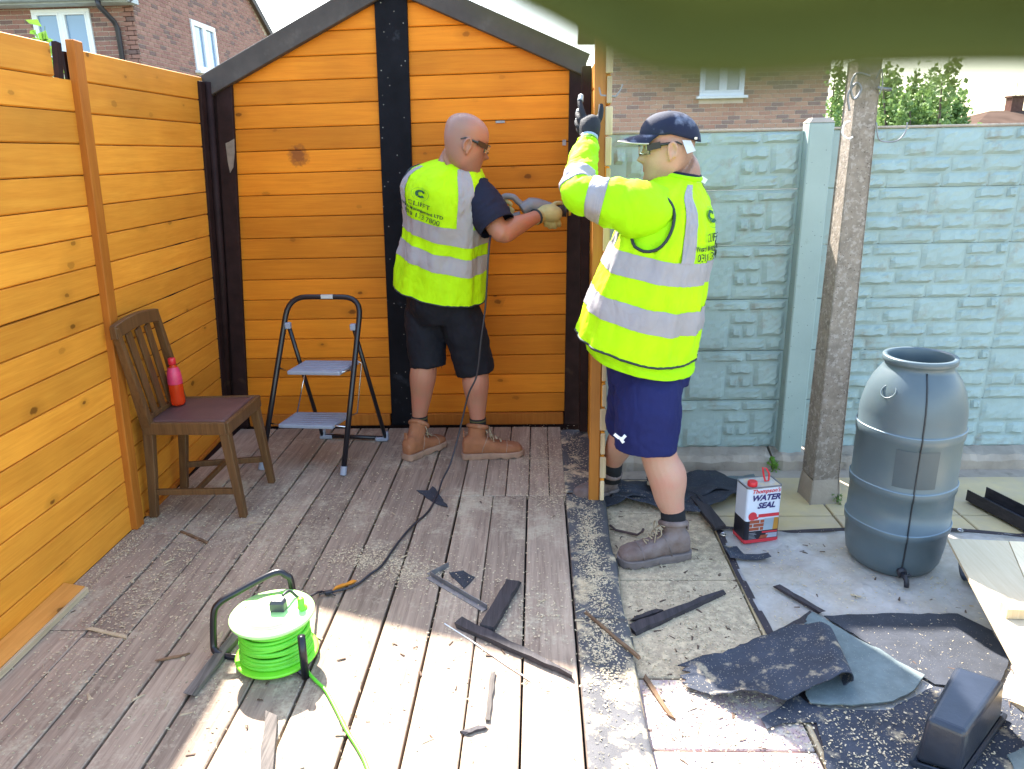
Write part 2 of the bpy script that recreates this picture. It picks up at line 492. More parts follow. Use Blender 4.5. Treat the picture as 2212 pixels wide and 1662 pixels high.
# ------------------------------------------------------------------ shed: left side wall
XW = -1.855
def SX(z, y=3.0):                                # the wall leans inwards and splays out towards the gable
    b = -1.857 - .056 * max(0.0, y - 3.0); return b + (-1.80 - b) * (z - .05) / 2.03
def YB(z): return 3.0 + .0415 * (z - .05)         # line of the batten
side = thing('shed_side_wall', 'orange boarded shed wall along the left with vertical batten and notched top', 'shed wall', (XW, 2.8, .05))
P = .1194; Z0 = .046
def sideboard(y0, y1, k, jz=0.0, z1=None, x=XW, mat=PINE_SIDE, parent=None, th=.018, name='board', nx=1):
    zb = Z0 + k * P + jz; zt = zb + P - .0028
    if z1: zt = min(zt, z1)
    c = .005
    prof = [(0, zb + c), (0, zt - c * .5), (-c * .8, zt), (-th, zt), (-th, zb), (-c * 1.2, zb)]
    s = MB()
    s.loft([[(SX(q[1], y) + nx * q[0], y, q[1]) for q in prof] for y in (y0, y1)])
    return obj(name, s, mat, parent or side)
for k in range(17):
    if k == 16:
        sideboard(.9, 2.945, k, .0025); sideboard(YB(2.0) + .004, 4.29, k)
    else:
        yb_ = YB(Z0 + k * P); sideboard(.9, yb_ - .003, k, .0025 * (k > 8)); sideboard(yb_ + .003, 4.29, k, 0.0)
for (ya, yb, zt) in ((.9, 2.93, 2.05), (3.06, 4.345, 2.06), (2.931, 3.059, 1.93)):
    s = MB(); s.loft([[(SX(z, y) + d, y, z) for (d, z) in ((-.0195, .05), (-.0195, zt), (-.03, zt), (-.03, .05))] for y in (ya, yb)]); obj('gap_shade_backing', s, BROWN_PAINT, side)  # dark sheets added behind the boards so the gaps read as shade
s = MB(); s.bar((SX(.05) + .012, 3.0, .05), (SX(2.1) + .012, 3.085, 2.10), .062, .034, (1, 0, 0), .003); obj('batten', s, PINE_TRIM, side)
s = MB(); s.bar((SX(1.9) - .012, 2.985, 1.90), (SX(2.08) - .012, 3.01, 2.085), .03, .02, (1, 0, 0)); obj('broken_stub', s, BROWN_PAINT, side)
s = MB(); s.loft([[(x, y, .03) for x, y in ((-1.97, 4.30), (-1.84, 4.30), (-1.84, 4.36), (-1.97, 4.36))], [(x + .105, y, 2.07) for x, y in ((-1.97, 4.30), (-1.84, 4.30), (-1.84, 4.36), (-1.97, 4.36))]]); obj('corner_light_seal', s, BROWN_PAINT, side)  # added seal that keeps light from leaking in at the wall corner
s = MB(); s.bar((SX(.06, 3.1) + .012, 3.1, .060), (SX(.06, 4.2) + .012, 4.2, .060), .02, .02, (0, 0, 1), .003); obj('floor_strip', s, PINE_TRIM, side)

# ------------------------------------------------------------------ shed: gable wall
YG = 4.31
gable = thing('shed_gable_wall', 'orange boarded gable end of the shed with wide black centre post', 'shed wall', (-.75, YG, .05))
EL, AP, ER = (-1.835, 2.070), (-.745, 2.585), (.285, 2.140)
def below(poly, d):
    for (p, q) in ((EL, AP), (AP, ER)):
        dx, dz = q[0] - p[0], q[1] - p[1]; L = math.hypot(dx, dz)
        a, b = -dz / L, dx / L; c = a * p[0] + b * p[1] - d
        poly = clip(poly, a, b, c)
        if not poly: return []
    return poly
PG = .1200
def gboard(x0, x1, zb, zt, tilt):
    c = .005
    poly = [(x0, zb), (x1, zb + tilt), (x1, zt + tilt), (x0, zt)]
    poly = below(poly, .075)
    if len(poly) < 3: return
    s = MB(); n = len(poly)
    cx = sum(p[0] for p in poly) / n; cz = sum(p[1] for p in poly) / n
    inner = [(p[0] + (c * .0 if abs(p[0] - cx) else 0), p[1] + (-c if p[1] > cz else c)) for p in poly]
    s.loft([[(p[0], YG + .018, p[1]) for p in poly], [(p[0], YG + .004, p[1]) for p in poly], [(p[0], YG, p[1]) for p in inner]], True, True)
    obj('board', s, PINE_GABLE, gable)
for k in range(21):
    zb = .13 + k * PG; tl = .012 * (k / 19.0)
    lean = .078 * (1 - zb / 2.05)
    gboard(-1.70 - lean * 1.9, -.80 - lean * .9, zb - .003, zb + PG - .006, tl)
    gboard(-.70 - lean * .9, .205, zb + tl, zb + PG - .003 + tl, tl * .7 + .004)
poly = below([(-1.90, -.01), (.27, -.01), (.27, 2.7), (-1.90, 2.7)], .03)
s = MB(); s.slab([(p[0], YG + .020, p[1]) for p in poly], (0, -1, 0), .012); obj('gap_shade_backing', s, BROWN_PAINT, gable)  # added dark sheet, gives the gable's board gaps their shade
def vpost(nm, mat, xt0, xt1, zt, xb0, xb1, zb, y0, y1, bev=.004):
    s = MB(); s.loft([[(xb0, y0, zb), (xb1, y0, zb), (xb1, y1, zb), (xb0, y1, zb)], [(xt0, y0, zt), (xt1, y0, zt), (xt1, y1, zt), (xt0, y1, zt)]])
    return obj(nm, s, mat, gable, bevel=bev)
vpost('centre_post', BLACK_PAINT, -.842, -.670, 2.52, -.912, -.742, .06, YG - .026, YG + .004)
vpost('corner_board', BROWN_PAINT, -1.742, -1.652, 2.05, -1.895, -1.812, .055, YG - .027, YG + .002)
s = MB(); s.tube([(-1.925, YG - .045, .05), (-1.840, YG - .045, 1.0), (-1.772, YG - .045, 2.05)], [.022, .021, .020], 8); obj('corner_bead', s, BROWN_PAINT, gable, True)
vpost('corner_board', BROWN_PAINT, -1.812, -1.784, 2.05, -1.945, -1.917, .05, YG - .115, YG - .02)
vpost('corner_board', BROWN_PAINT, .178, .252, 2.14, .150, .272, .055, YG - .027, YG + .002)
for p, q in ((EL, AP), (AP, ER)):
    dx, dz = q[0] - p[0], q[1] - p[1]; L = math.hypot(dx, dz); n = (-dz / L * .055, dx / L * .055)
    s = MB(); s.bar((p[0] - n[0], YG - .028, p[1] - n[1]), (q[0] - n[0], YG - .028, q[1] - n[1]), .05, .11, (0, 0, 1), .004); obj('sloping_fascia', s, FASCIA, gable)
s = MB(); s.cbox((-1.36, YG - .012, .095), (.88, .028, .075), .004); s2 = s; obj('bottom_rail', s, PINE_TRIM, gable)
s = MB(); s.cbox((-.295, YG - .012, .095), (.88, .028, .075), .004); obj('bottom_rail', s, PINE_TRIM, gable)
cbp = [aty(x, y, YG - .0285) for x, y in ((487, 310), (496, 306), (506, 300), (507, 330), (504, 362), (497, 374), (492, 350))]
s = MB(); s.slab(cbp, (0, -1, 0), .0015); obj('bare_patch', s, plain('bare_weathered_timber', (.22, .17, .13), .85, .2, 30), gable)
# old marks of white paint on the gable: a metal hinge plate remains
s = MB(); s.box((-.20, YG - .004, 1.815), (.05, .004, .012)); s.box((.15, YG - .004, 1.70), (.02, .004, .03)); obj('screw_plate', s, METAL, gable)

# ------------------------------------------------------------------ shed: standing remnant of the right side wall
XR = .262
rem = thing('side_wall_remnant', 'narrow remnant of orange shed wall seen edge on, gripped by a black glove', 'shed wall', (XR, 3.7, .05))
for k in range(17):
    zb = .055 + k * .1183
    s = MB(); s.cbox((XR + .031, 3.735, zb + .058), (.018, .99, .1145), .003); o = obj('board', s, PINE_SIDE, rem)
    s = MB(); s.cbox((XR + .034 + rnd(-.004, .004), 3.238 + rnd(-.006, .004), zb + .057), (.026 + rnd(-.008, .004), .008, .110 + rnd(-.010, .003)), .003); obj('cut_end', s, CUT_WOOD, o)
s = MB(); s.cbox((XR - .004, 3.262, 1.07), (.048, .034, 2.05), .003, Matrix.Rotation(R(.15), 3, 'Y')); obj('batten', s, woodmat('varnished_batten', (.52, .20, .03), (.42, .15, .02), 2, knots=False, rough=.5), rem)
s = MB(); s.cbox((XR - .004, 4.15, 1.07), (.048, .06, 2.0), .003); obj('corner_batten', s, BROWN_PAINT, rem)
# bent gutter bracket left on the outer face
br = MB()
p0 = aty(1292, 205, 3.27)
pts = [aty(1293, 190, 3.27), aty(1297, 207, 3.27), aty(1330, 209, 3.27), aty(1338, 197, 3.27), aty(1344, 183, 3.27)]
for a, b in zip(pts, pts[1:]): br.bar(a, b, .05, .006, (0, 0, 1))
tag(obj('gutter_bracket', br, METAL), 'bent metal gutter bracket sticking out beside the raised black glove', 'bracket')

# ------------------------------------------------------------------ concrete fence
YF = 3.85
fence = thing('concrete_fence', 'pale green concrete fence with rock faced panels and square post', 'fence', (1.4, YF, 0))
PH = .2755; FZ0 = .075
def stone_mesh(w, h, seed):
    r = random.Random(seed)
    nx, nz = max(4, int(w / .022)), max(4, int(h / .018))
    planes = [(r.uniform(-.22, .22), r.uniform(-.48, .05), r.uniform(.012, .021)) for _ in range(4)]
    cx, cz = r.uniform(-.3, .3) * w, r.uniform(-.2, .2) * h
    vs, fs = [], []
    for i in range(nx + 1):
        for j in range(nz + 1):
            x = -w / 2 + w * i / nx; z = -h / 2 + h * j / nz
            e = min(x + w / 2, w / 2 - x, z + h / 2, h / 2 - z)
            hh = min(a * (x - cx) * .35 + b * (z - cz) * .55 + c for (a, b, c) in planes)
            hh = max(.003, hh + r.uniform(-.003, .003))
            hh = min(hh, .002 + e * 1.6)
            if 0 < i < nx and 0 < j < nz: x += r.uniform(-.004, .004); z += r.uniform(-.004, .004)
            vs.append((x, -hh, z))
    w1 = nz + 1
    for i in range(nx):
        for j in range(nz):
            a = i * w1 + j
            fs.append((a, a + w1, a + w1 + 1, a + 1))
    m = MB(); m.add(vs, fs)
    me, _ = mkmesh('stone', m, False, (0, 0, 0)); me.materials.append(FENCE)
    return me
KL = .2755 / 470
layL = [(945, 1145, 220, 315), (1165, 1552, 222, 312), (1562, 1876, 218, 305), (1028, 1388, 325, 672), (1400, 1632, 325, 432), (1398, 1508, 442, 556), (1518, 1630, 442, 556), (1642, 1874, 314, 548), (1392, 1722, 566, 668), (1732, 1874, 556, 668), (905, 1018, 325, 446), (905, 1018, 456, 562), (905, 1018, 572, 672), (600, 935, 220, 315), (620, 895, 325, 560), (560, 895, 570, 670), (330, 590, 222, 312), (110, 322, 222, 455), (332, 430, 325, 455), (150, 420, 465, 572), (440, 610, 325, 560), (110, 330, 582, 672), (340, 550, 582, 672), (-120, 100, 222, 455), (-120, 140, 465, 572), (-160, 100, 582, 672)]
KR = .2755 / 402
layR = [(1120, 1232, 582, 668), (1240, 1438, 578, 654), (1446, 1790, 578, 654), (1800, 2112, 578, 756), (2122, 2330, 578, 654), (1228, 1570, 664, 768), (1580, 1790, 664, 756), (2122, 2420, 664, 756), (1040, 1218, 678, 776), (1218, 1330, 778, 876), (1338, 1628, 776, 872), (1636, 1915, 766, 866), (1925, 2142, 766, 866), (2152, 2420, 766, 866), (1020, 1208, 786, 876), (1000, 1122, 886, 972), (1132, 1472, 884, 972), (1482, 1862, 876, 972), (1872, 2190, 876, 972), (2200, 2420, 876, 972), (2340, 2420, 578, 654), (2430, 2800, 578, 756), (2430, 2640, 766, 866), (2650, 2800, 766, 866), (2430, 2800, 876, 972)]
def bay(lay, k, xr, x_ref, y0, xa, xb):
    meshes = [(stone_mesh((b - a) * k - .003, (d - c) * k - .003, 100 + i * 7 + int(xr * 10)), ((a + b) / 2 - x_ref) * k + xr, (y0 + 470 * .2755 / .2755 * 0 - 0), a, b, c, d) for i, (a, b, c, d) in enumerate(lay)]
    for n in range(6):
        zt = FZ0 + (6 - n) * PH
        s = MB(); s.cbox(((xa + xb) / 2, YF + .022, zt - PH / 2), (xb - xa, .04, PH - .004), .003)
        pn = obj('panel', s, FENCE, fence)
        for (me, X, _, a, b, c, d) in meshes:
            Zc = zt - (((c + d) / 2 - y0) * k) - .002
            if X - (b - a) * k / 2 < xa - .005: continue
            shared('stone', me, None, pn, (X, YF + .0025, Zc))
bay(layL, KL, 1.285, 1880, 211, .33, 1.300)
bay(layR, KR, 1.43 + .02, 1090, 570, 1.43, 3.35)
s = MB(); s.cbox((1.352, YF - .028, .87), (.118, .10, 1.78), .006); obj('post', s, FENCE_POST, fence)
s = MB(); s.loft([[(1.292 + a, YF - .079 + b, 1.76) for a, b in ((0, 0), (.12, 0), (.12, .102), (0, .102))], [(1.31 + a, YF - .06 + b, 1.782) for a, b in ((0, 0), (.08, 0), (.08, .06), (0, .06))]]); obj('post_cap', s, CONC, fence)
s = MB(); s.cbox((.81, YF + .02, FZ0 + 6 * PH + .006), (.955, .052, .012), .003); obj('coping', s, CONC, fence)
s = MB(); s.cbox((2.39, YF + .02, FZ0 + 6 * PH + .006), (1.92, .052, .012), .003); obj('coping', s, CONC, fence)
# kerb the fence stands on, cracked by the post
def kerb(xa, xb, seed):
    r = random.Random(seed)
    n = int((xb - xa) / .04); rings = []
    for i in range(n + 1):
        x = xa + (xb - xa) * i / n; j = lambda a: r.uniform(-a, a)
        e = .02 if i in (0, n) else 0
        rings.append([(x, 3.72 + j(.006) + e, -.02), (x, 3.715 + j(.006) + e, .045 + j(.006)), (x, 3.735 + j(.006) + e, .075 + j(.005) - e), (x, YF - .01, .083 + j(.004)), (x, YF + .06, .075), (x, YF + .06, -.02)])
    s = MB(); s.loft(rings); return s
obj('kerb', kerb(.3, 1.243, 3), CONC, fence); obj('kerb', kerb(1.256, 1.552, 5), CONC, fence); obj('kerb', kerb(1.555, 3.4, 8), CONC, fence)

s = MB(); s.bbox((.3, YF + .05, -.03), (3.4, YF + .09, .09)); obj('kerb_light_stop', s, CONC, fence)  # unseen block added to stop light coming through the kerb crack

# leaning post
lp = thing('leaning_concrete_post', 'tall mottled concrete post leaning in front of the pale green fence', 'post', (1.365, 3.37, 0))
def sq(c, w, ang, z):
    q = []
    for a, b in ((-1, -1), (1, -1), (1, 1), (-1, 1)):
        for s_, t_ in (((.93, 1) if a * b > 0 else (1, .93)), ((1, .93) if a * b > 0 else (.93, 1))):
            x, y = a * w / 2 * s_, b * w / 2 * t_
            q.append((c[0] + x * math.cos(ang) - y * math.sin(ang), c[1] + x * math.sin(ang) + y * math.cos(ang), z))
    return q
b0 = Vector((1.365, 3.375)); t0 = Vector((1.352, 3.36))
rings = []
for i in range(11):
    f = i / 10; c = b0.lerp(t0, f)
    rings.append(sq(c, .132 - .034 * f, R(5), .0 + 1.985 * f))
s = MB(); s.loft(rings); obj('shaft', s, AGG, lp)
s = MB(); s.loft([sq(b0, .150, R(5), -.012), sq(b0, .146, R(5), .03), sq(b0, .138, R(5), .10), sq(b0, .1325, R(5), .125)]); obj('collar', s, CONC, lp)
s = MB()
tp = [aty(x, y, 3.24) for x, y in ((1880, 165), (1850, 160), (1838, 190), (1845, 215), (1860, 195), (1850, 180), (1832, 205), (1835, 240))]
s.tube(smooth_path(tp), .005, 6); obj('line_hook', s, METAL, lp, True)
s = MB(); s.tube(smooth_path([aty(x, y, 3.28) for x, y in ((1893, 265), (1898, 300), (1918, 307), (1940, 303), (1956, 285), (1960, 265))]), .003, 5); obj('loose_wire', s, METAL, lp, True)
s = MB(); s.tube(smooth_path([aty(x, y, 3.24) for x, y in ((1836, 262), (1824, 268), (1820, 290), (1832, 300), (1842, 296))]), .004, 5); obj('loose_wire', s, PVC, lp, True)
s = MB(); s.tube(smooth_path([aty(x, y, 3.28) for x, y in ((1893, 170), (1904, 150), (1906, 185), (1899, 205))]), .003, 5); s.bar(aty(1895, 190, 3.3), aty(1925, 194, 3.3), .012, .012); obj('line_hook', s, METAL, lp, True)

# ------------------------------------------------------------------ houses behind
BW, BH, JT = .215, .065, .010
def brick_mesh(w, d=.012):
    m = MB(); m.cbox((0, -d / 2, 0), (w, d, BH), .003); me, _ = mkmesh('brick', m, False, (0, 0, 0)); return me
def brick_face(parent, org, u, nrm, width, z0, z1, holes, mat, inside=None, most=300, keep=None):
    """bricks in running bond on a wall face; org = left bottom, u = direction, nrm = outward normal"""
    u = Vector(u); nrm = Vector(nrm); ang = math.atan2(u.y, u.x)
    full = brick_mesh(BW); full.materials.append(mat)
    spots = []
    row = 0; z = z0
    while z < z1:
        x = -BW / 2 * (row % 2)
        while x < width:
            zc = z + BH / 2
            segs = [(max(x, 0), min(x + BW, width))]
            for (h0, h1, g0, g1) in holes:
                if g0 < zc + .02 and zc - .02 < g1:
                    segs = [q for (a, b) in segs for q in ((a, min(b, h0 - .006)), (max(a, h1 + .006), b))]
            for (a, b) in segs:
                if b - a > .025 and not (inside and not inside((a + b) / 2, zc)): spots.append(((a + b) / 2, zc, b - a))
            x += BW + JT
        z += BH + JT; row += 1
    if keep: spots.sort(key=keep)
    for (xc, zc, w) in spots[:most]:
        p = Vector(org) + u * xc
        shared('brick', full, None, parent, (p.x, p.y, zc), (0, 0, ang), (w / BW, 1, 1))
    rest = MB()
    rot = Matrix.Rotation(ang, 3, 'Z')
    for (xc, zc, w) in spots[most:]:
        p = Vector(org) + u * xc; rest.cbox(Vector((p.x, p.y, zc)) + nrm * .006, (w, .012, BH), .003, rot)
    if rest.v: obj('brickwork', rest, mat, parent, kind='stuff')
def window(parent, org, u, nrm, w, h, z, pane, open_=False, mull=.5):
    """white casement window, org = left end on wall"""
    u = Vector(u); nrm = Vector(nrm); org = Vector(org); ang = math.atan2(u.y, u.x); rot = Matrix.Rotation(ang, 3, 'Z')
    P3 = lambda x, zz, d: org + u * x + nrm * d + Vector((0, 0, zz))
    s = MB(); f = .06
    for (a, b, c, d) in ((0, w, z, z + f), (0, w, z + h - f, z + h), (0, f, z + f, z + h - f), (w - f, w, z + f, z + h - f), (w * mull - f * .6, w * mull + f * .6, z + f, z + h - f)):
        s.cbox(P3((a + b) / 2, (c + d) / 2, .0), (b - a, .07, d - c), .006, rot)
    fr = obj('window', s, PVC, parent)
    for (a, b) in ((f, w * mull - f * .6), (w * mull + f * .6, w - f)):
        s = MB(); s.box(P3((a + b) / 2, z + h / 2, -.012), (b - a, .012, h - 2 * f), rot); obj('pane', s, pane, fr)
        s = MB(); q = .035
        for (c, d, e, g_) in ((a, b, z + f, z + f + q), (a, b, z + h - f - q, z + h - f), (a, a + q, z + f + q, z + h - f - q), (b - q, b, z + f + q, z + h - f - q)):
            s.cbox(P3((c + d) / 2, (e + g_) / 2, .012), (d - c, .05, g_ - e), .005, rot)
        obj('casement', s, PVC, fr)
    s = MB(); s.cbox(P3(w / 2, z - .03, .04), (w + .12, .16, .05), .006, rot); obj('sill', s, PVC, fr)
    return fr

lh = thing('brick_house', 'dark red brick house over the left wall with downpipe and open window', 'house', (-8.5, 15, 0))
LX, LY = -6.96, 14.0
# front face (towards the camera)
win = (-8.76, -7.73, 3.35, 4.19)
org = (-12.4, LY, 0)
brick_face(lh, org, (1, 0, 0), (0, -1, 0), LX + 12.4, 3.15, 4.30, [(win[0] + 12.4, win[1] + 12.4, win[2] - .06, win[3])], BRICK_L, keep=lambda t: abs(t[0] - 4.6))
s = MB(); s.bbox((-12.4, LY, 0), (LX - .006, LY + .2, 4.33)); obj('wall', s, MORTAR, lh)
window(lh, (win[0], LY - .01, 0), (1, 0, 0), (0, -1, 0), win[1] - win[0], win[3] - win[2], win[2], PANE_BLUE)
# side face (gable end)
def ing(x, z): return z < min(4.45 + x * .55, 4.45 + (7.4 - x) * .55) - .1
wy0, wy1 = 16.22, 17.38
brick_face(lh, (LX, LY, 0), (0, 1, 0), (1, 0, 0), 7.4, 2.95, 6.3, [(wy0 - LY, wy1 - LY, 3.34, 4.34)], BRICK_L, ing, keep=lambda t: abs(t[1] - 4.0) + .08 * t[0])
s = MB(); s.slab([(LX, LY, 0), (LX, LY + 7.4, 0), (LX, LY + 7.4, 4.45), (LX, LY + 3.7, 6.48), (LX, LY, 4.45)], (1, 0, 0), .2); obj('gable_wall', s, MORTAR, lh)
window(lh, (LX + .01, wy0, 0), (0, 1, 0), (1, 0, 0), wy1 - wy0, .95, 3.40, PANE_BLUE)
for q in ((-.35, 3.7), (7.75, 3.7)):
    z_ = 4.45 - .35 * .55
    s = MB(); s.slab([(LX + .12, LY + q[0], z_ + .1), (LX + .12, LY + q[1], 6.55), (-12.6, LY + q[1], 6.55), (-12.6, LY + q[0], z_ + .1)], (0, -.48 if q[0] < 0 else .48, .88), .1)
    rf = obj('roof', s, ROOFT, lh)
    s = MB(); s.bar((LX + .10, LY + q[0], z_ + .02), (LX + .10, LY + q[1], 6.47), .05, .16); obj('verge_board', s, FASCIA, rf)
s = MB(); s.bbox((-12.5, LY - .34, 4.22), (LX + .12, LY - .02, 4.33)); obj('soffit', s, plain('grey_soffit', (.42, .45, .46), .6), lh)
s = MB(); s.tube([(-12.5, LY - .40, 4.30), (LX + .12, LY - .40, 4.30)], .06, 8); obj('gutter', s, plain('grey_gutter', (.30, .33, .35), .5), lh, True)
pipe = plain('dark_plastic_pipe', (.025, .022, .028), .4)
s = MB(); s.tube([(-7.36, LY - .38, 4.26), (-7.36, LY - .36, 4.16), (-7.27, LY - .12, 3.95), (-7.25, LY - .08, 3.85), (-7.25, LY - .08, 0)], .045, 10); obj('downpipe', s, pipe, lh, True)

rh = thing('brick_house', 'red brown brick house with one white window behind the green fence', 'house', (3, 16, 0))
RX0, RX1, RY = 1.13, 5.43, 15.0
wx0, wx1, wz0, wz1 = 3.04, 3.86, 2.60, 3.47
brick_face(rh, (RX0, RY, 0), (1, 0, 0), (0, -1, 0), RX1 - RX0, 1.72, 4.3, [(wx0 - RX0, wx1 - RX0, wz0 - .08, wz1)], BRICK_R, keep=lambda t: abs(t[0] - 2.3) * .6 + abs(t[1] - 2.3))
s = MB(); s.bbox((RX0, RY, 0), (RX1 - .01, RY + .25, 4.6)); obj('wall', s, MORTAR, rh)
s = MB(); s.bbox((RX1 - .25, RY + .26, 0), (RX1 - .012, RY + 7, 4.6)); obj('wall', s, MORTAR, rh)
window(rh, (wx0, RY - .01, 0), (1, 0, 0), (0, -1, 0), wx1 - wx0, wz1 - wz0, wz0, PANE_GREY, mull=.52)
s = MB(); s.slab([(RX0 + .01, RY - .3, 4.55), (RX1 + .15, RY - .3, 4.55), (RX1 + .15, RY + 3.6, 6.6), (RX0 + .01, RY + 3.6, 6.6)], (0, -.46, .88), .1); obj('roof', s, ROOFT, rh)
s = MB(); s.slab([(RX1 + .15, RY + 7.4, 4.55), (RX0 + .01, RY + 7.4, 4.55), (RX0 + .01, RY + 3.6, 6.6), (RX1 + .15, RY + 3.6, 6.6)], (0, .46, .88), .1); obj('roof', s, ROOFT, rh)

fh = thing('distant_house', 'distant house roof with one brick chimney beyond the bush', 'house', (21, 34, 0))
e0, r0 = aty(2092, 286, 34), aty(2138, 240, 38)
FROOF = plain('far_roof_tiles', (.085, .058, .045), 1.0, .2, 1.5, spec=0.0)
s = MB(); s.add([(e0.x, 34, e0.z), (e0.x + 12, 34, e0.z), (e0.x + 12, 38, r0.z), (r0.x, 38, r0.z), (e0.x, 42, e0.z), (e0.x + 12, 42, e0.z)], [(0, 1, 2, 3), (0, 3, 4), (3, 2, 5, 4), (0, 4, 5, 1)]); obj('roof', s, FROOF, fh)
s = MB(); s.bbox((e0.x + .3, 34.3, 0), (e0.x + 11, 41.5, e0.z - .05)); obj('wall', s, BRICK_R, fh)
cc = aty(2190, 232, 38); s = MB(); s.cbox((cc.x, 38, cc.z), (.55, .55, .95), .02); s.cbox((cc.x, 38, cc.z + .46), (.66, .66, .10), .02); obj('chimney', s, plain('far_chimney_brick', (.11, .06, .048), 1.0, .2, spec=0.0), fh)
s = MB(); s.tube([(cc.x, 38, cc.z + .5), (cc.x, 38, cc.z + 1.1)], .02, 5); obj('aerial', s, METAL, fh)

# ------------------------------------------------------------------ trees and weeds
def leafmat(name, a, b):
    m, nt, bs = newmat(name); N = NT(nt)
    g = N.n('NewGeometry').outputs['Random Per Island']
    nt.links.new(N.mix(g, a, b), bs.inputs['Base Color']); bs.inputs['Roughness'].default_value = .55
    try:
        tr = N.n('BsdfTranslucent'); nt.links.new(N.mix(g, a, b), tr.inputs[0])
        mx = N.n('MixShader'); mx.inputs[0].default_value = .3
        nt.links.new(bs.outputs[0], mx.inputs[1]); nt.links.new(tr.outputs[0], mx.inputs[2])
        nt.links.new(mx.outputs[0], nt.nodes['Material Output'].inputs[0])
    except Exception: pass
    return m
LEAF = leafmat('bush_leaves', (.12, .20, .05), (.23, .35, .11))
LEAF2 = leafmat('garden_leaves', (.12, .26, .03), (.22, .40, .06))
BARK = plain('bark', (.09, .065, .045), .9, .3)
def leafy(s, c, n, rad, size, rr, upb=.3):
    c = Vector(c)
    for _ in range(n):
        d = Vector((rr.gauss(0, 1), rr.gauss(0, 1), rr.gauss(0, 1))).normalized() * (rr.random() ** .5)
        p = c + Vector((d.x * rad[0], d.y * rad[1], d.z * rad[2]))
        ax = Vector((rr.gauss(0, 1), rr.gauss(0, 1), rr.gauss(0, 1) + upb)).normalized(); sd = ax.orthogonal().normalized()
        sd = (Matrix.Rotation(rr.uniform(0, 6.3), 3, ax) @ sd); L = size * rr.uniform(.6, 1.3); W = L * .38
        nrm = ax.cross(sd) * (L * .12)
        s.add([p, p + ax * L * .5 + sd * W + nrm, p + ax * L, p + ax * L * .5 - sd * W + nrm], [(0, 1, 2), (0, 2, 3)])
def bush(name, label, cx, cy, w, z0, tops, seed, lsize=.06, mat=LEAF, dens=1.0):
    rr = random.Random(seed)
    t = thing(name, label, 'bush' if 'bush' in name else 'tree', (cx, cy, 0))
    trunk = MB(); crown = MB()
    for (dx, dy, top) in tops:
        base = Vector((cx + dx * .35, cy + dy * .35, 0)); tip = Vector((cx + dx, cy + dy, top))
        mid = base.lerp(tip, .55) + Vector((dx * .1, 0, 0))
        trunk.tube([base, mid, tip], [.05, .03, .006], 6)
        nseg = 9
        for k in range(nseg):
            f = .25 + .75 * k / (nseg - 1); p = base.lerp(tip, f)
            r_ = w * (.20 + .75 * math.sin(min(1, (1 - f) * 1.25) * math.pi / 2)) * rr.uniform(.7, 1.15)
            leafy(crown, p + Vector((rr.uniform(-.1, .1), rr.uniform(-.1, .1), 0)), int(200 * dens * (.35 + 1.0 * (1 - f) + .2)), (r_, r_, .28), lsize, rr)
            for _ in range(2):
                q = p + Vector((rr.uniform(-1, 1), rr.uniform(-1, 1), rr.uniform(.1, .5))) * r_ * 1.2
                leafy(crown, q, int(22 * dens), (.1, .1, .18), lsize, rr)
    obj('trunk', trunk, BARK, t, True); obj('crown', crown, mat, t)
    return t
tp = []
for (x, y) in ((1905, 190), (1925, 215), (1950, 185), (1985, 178), (2015, 190), (2045, 185), (2065, 205), (2088, 228), (1990, 230), (1930, 245), (2096, 258)):
    p = aty(x, y, 9.0); tp.append((p.x - 5.0, rnd(-.6, .6), p.z))
bush('green_bush', 'leafy green bush rising over the right end of the fence', 5.0, 9.0, .42, 0, tp, 5)
p = aty(1812, 160, 11.0)
bush('green_bush', 'small green bush between the brick house corner and leaning post', p.x, 11.0, .33, 0, [(-.05, 0, p.z), (.12, .3, p.z - .5), (-.1, -.2, p.z - .9), (.15, .1, p.z - 1.0)], 9, .065, dens=.8)
def weed(name, label, c, n, h, spread, size, seed, mat=LEAF2):
    rr = random.Random(seed); t = thing(name, label, 'plant', c); st = MB(); lf = MB(); c = Vector(c)
    for _ in range(n):
        a = rr.uniform(0, 6.28); tip = c + Vector((math.cos(a) * spread * rr.random(), math.sin(a) * spread * rr.random(), h * rr.uniform(.5, 1)))
        st.tube([c, c.lerp(tip, .5) + Vector((0, 0, h * .1)), tip], [.004, .003, .001], 5)
        for k in range(5): leafy(lf, c.lerp(tip, rr.uniform(.3, 1)), 2, (.02, .02, .02), size, rr)
    obj('stem', st, mat, t); obj('leaves', lf, mat, t)
pw = aty(165, 105, 3.15)
weed('ivy', 'bright leafy sprig poking over the notched top of the left wall', (SX(1.9) - .15, 3.14, 1.76), 9, .42, .07, .05, 3)
weed('weed', 'small weed growing at the foot of the leaning concrete post', (1.432, 3.315, -.004), 5, .06, .02, .022, 4, LEAF)
weed('weed', 'tiny weed in the cracked kerb below the fence post', (1.25, 3.715, 0), 4, .07, .03, .025, 5, LEAF2)

from mathutils import noise as mnoise
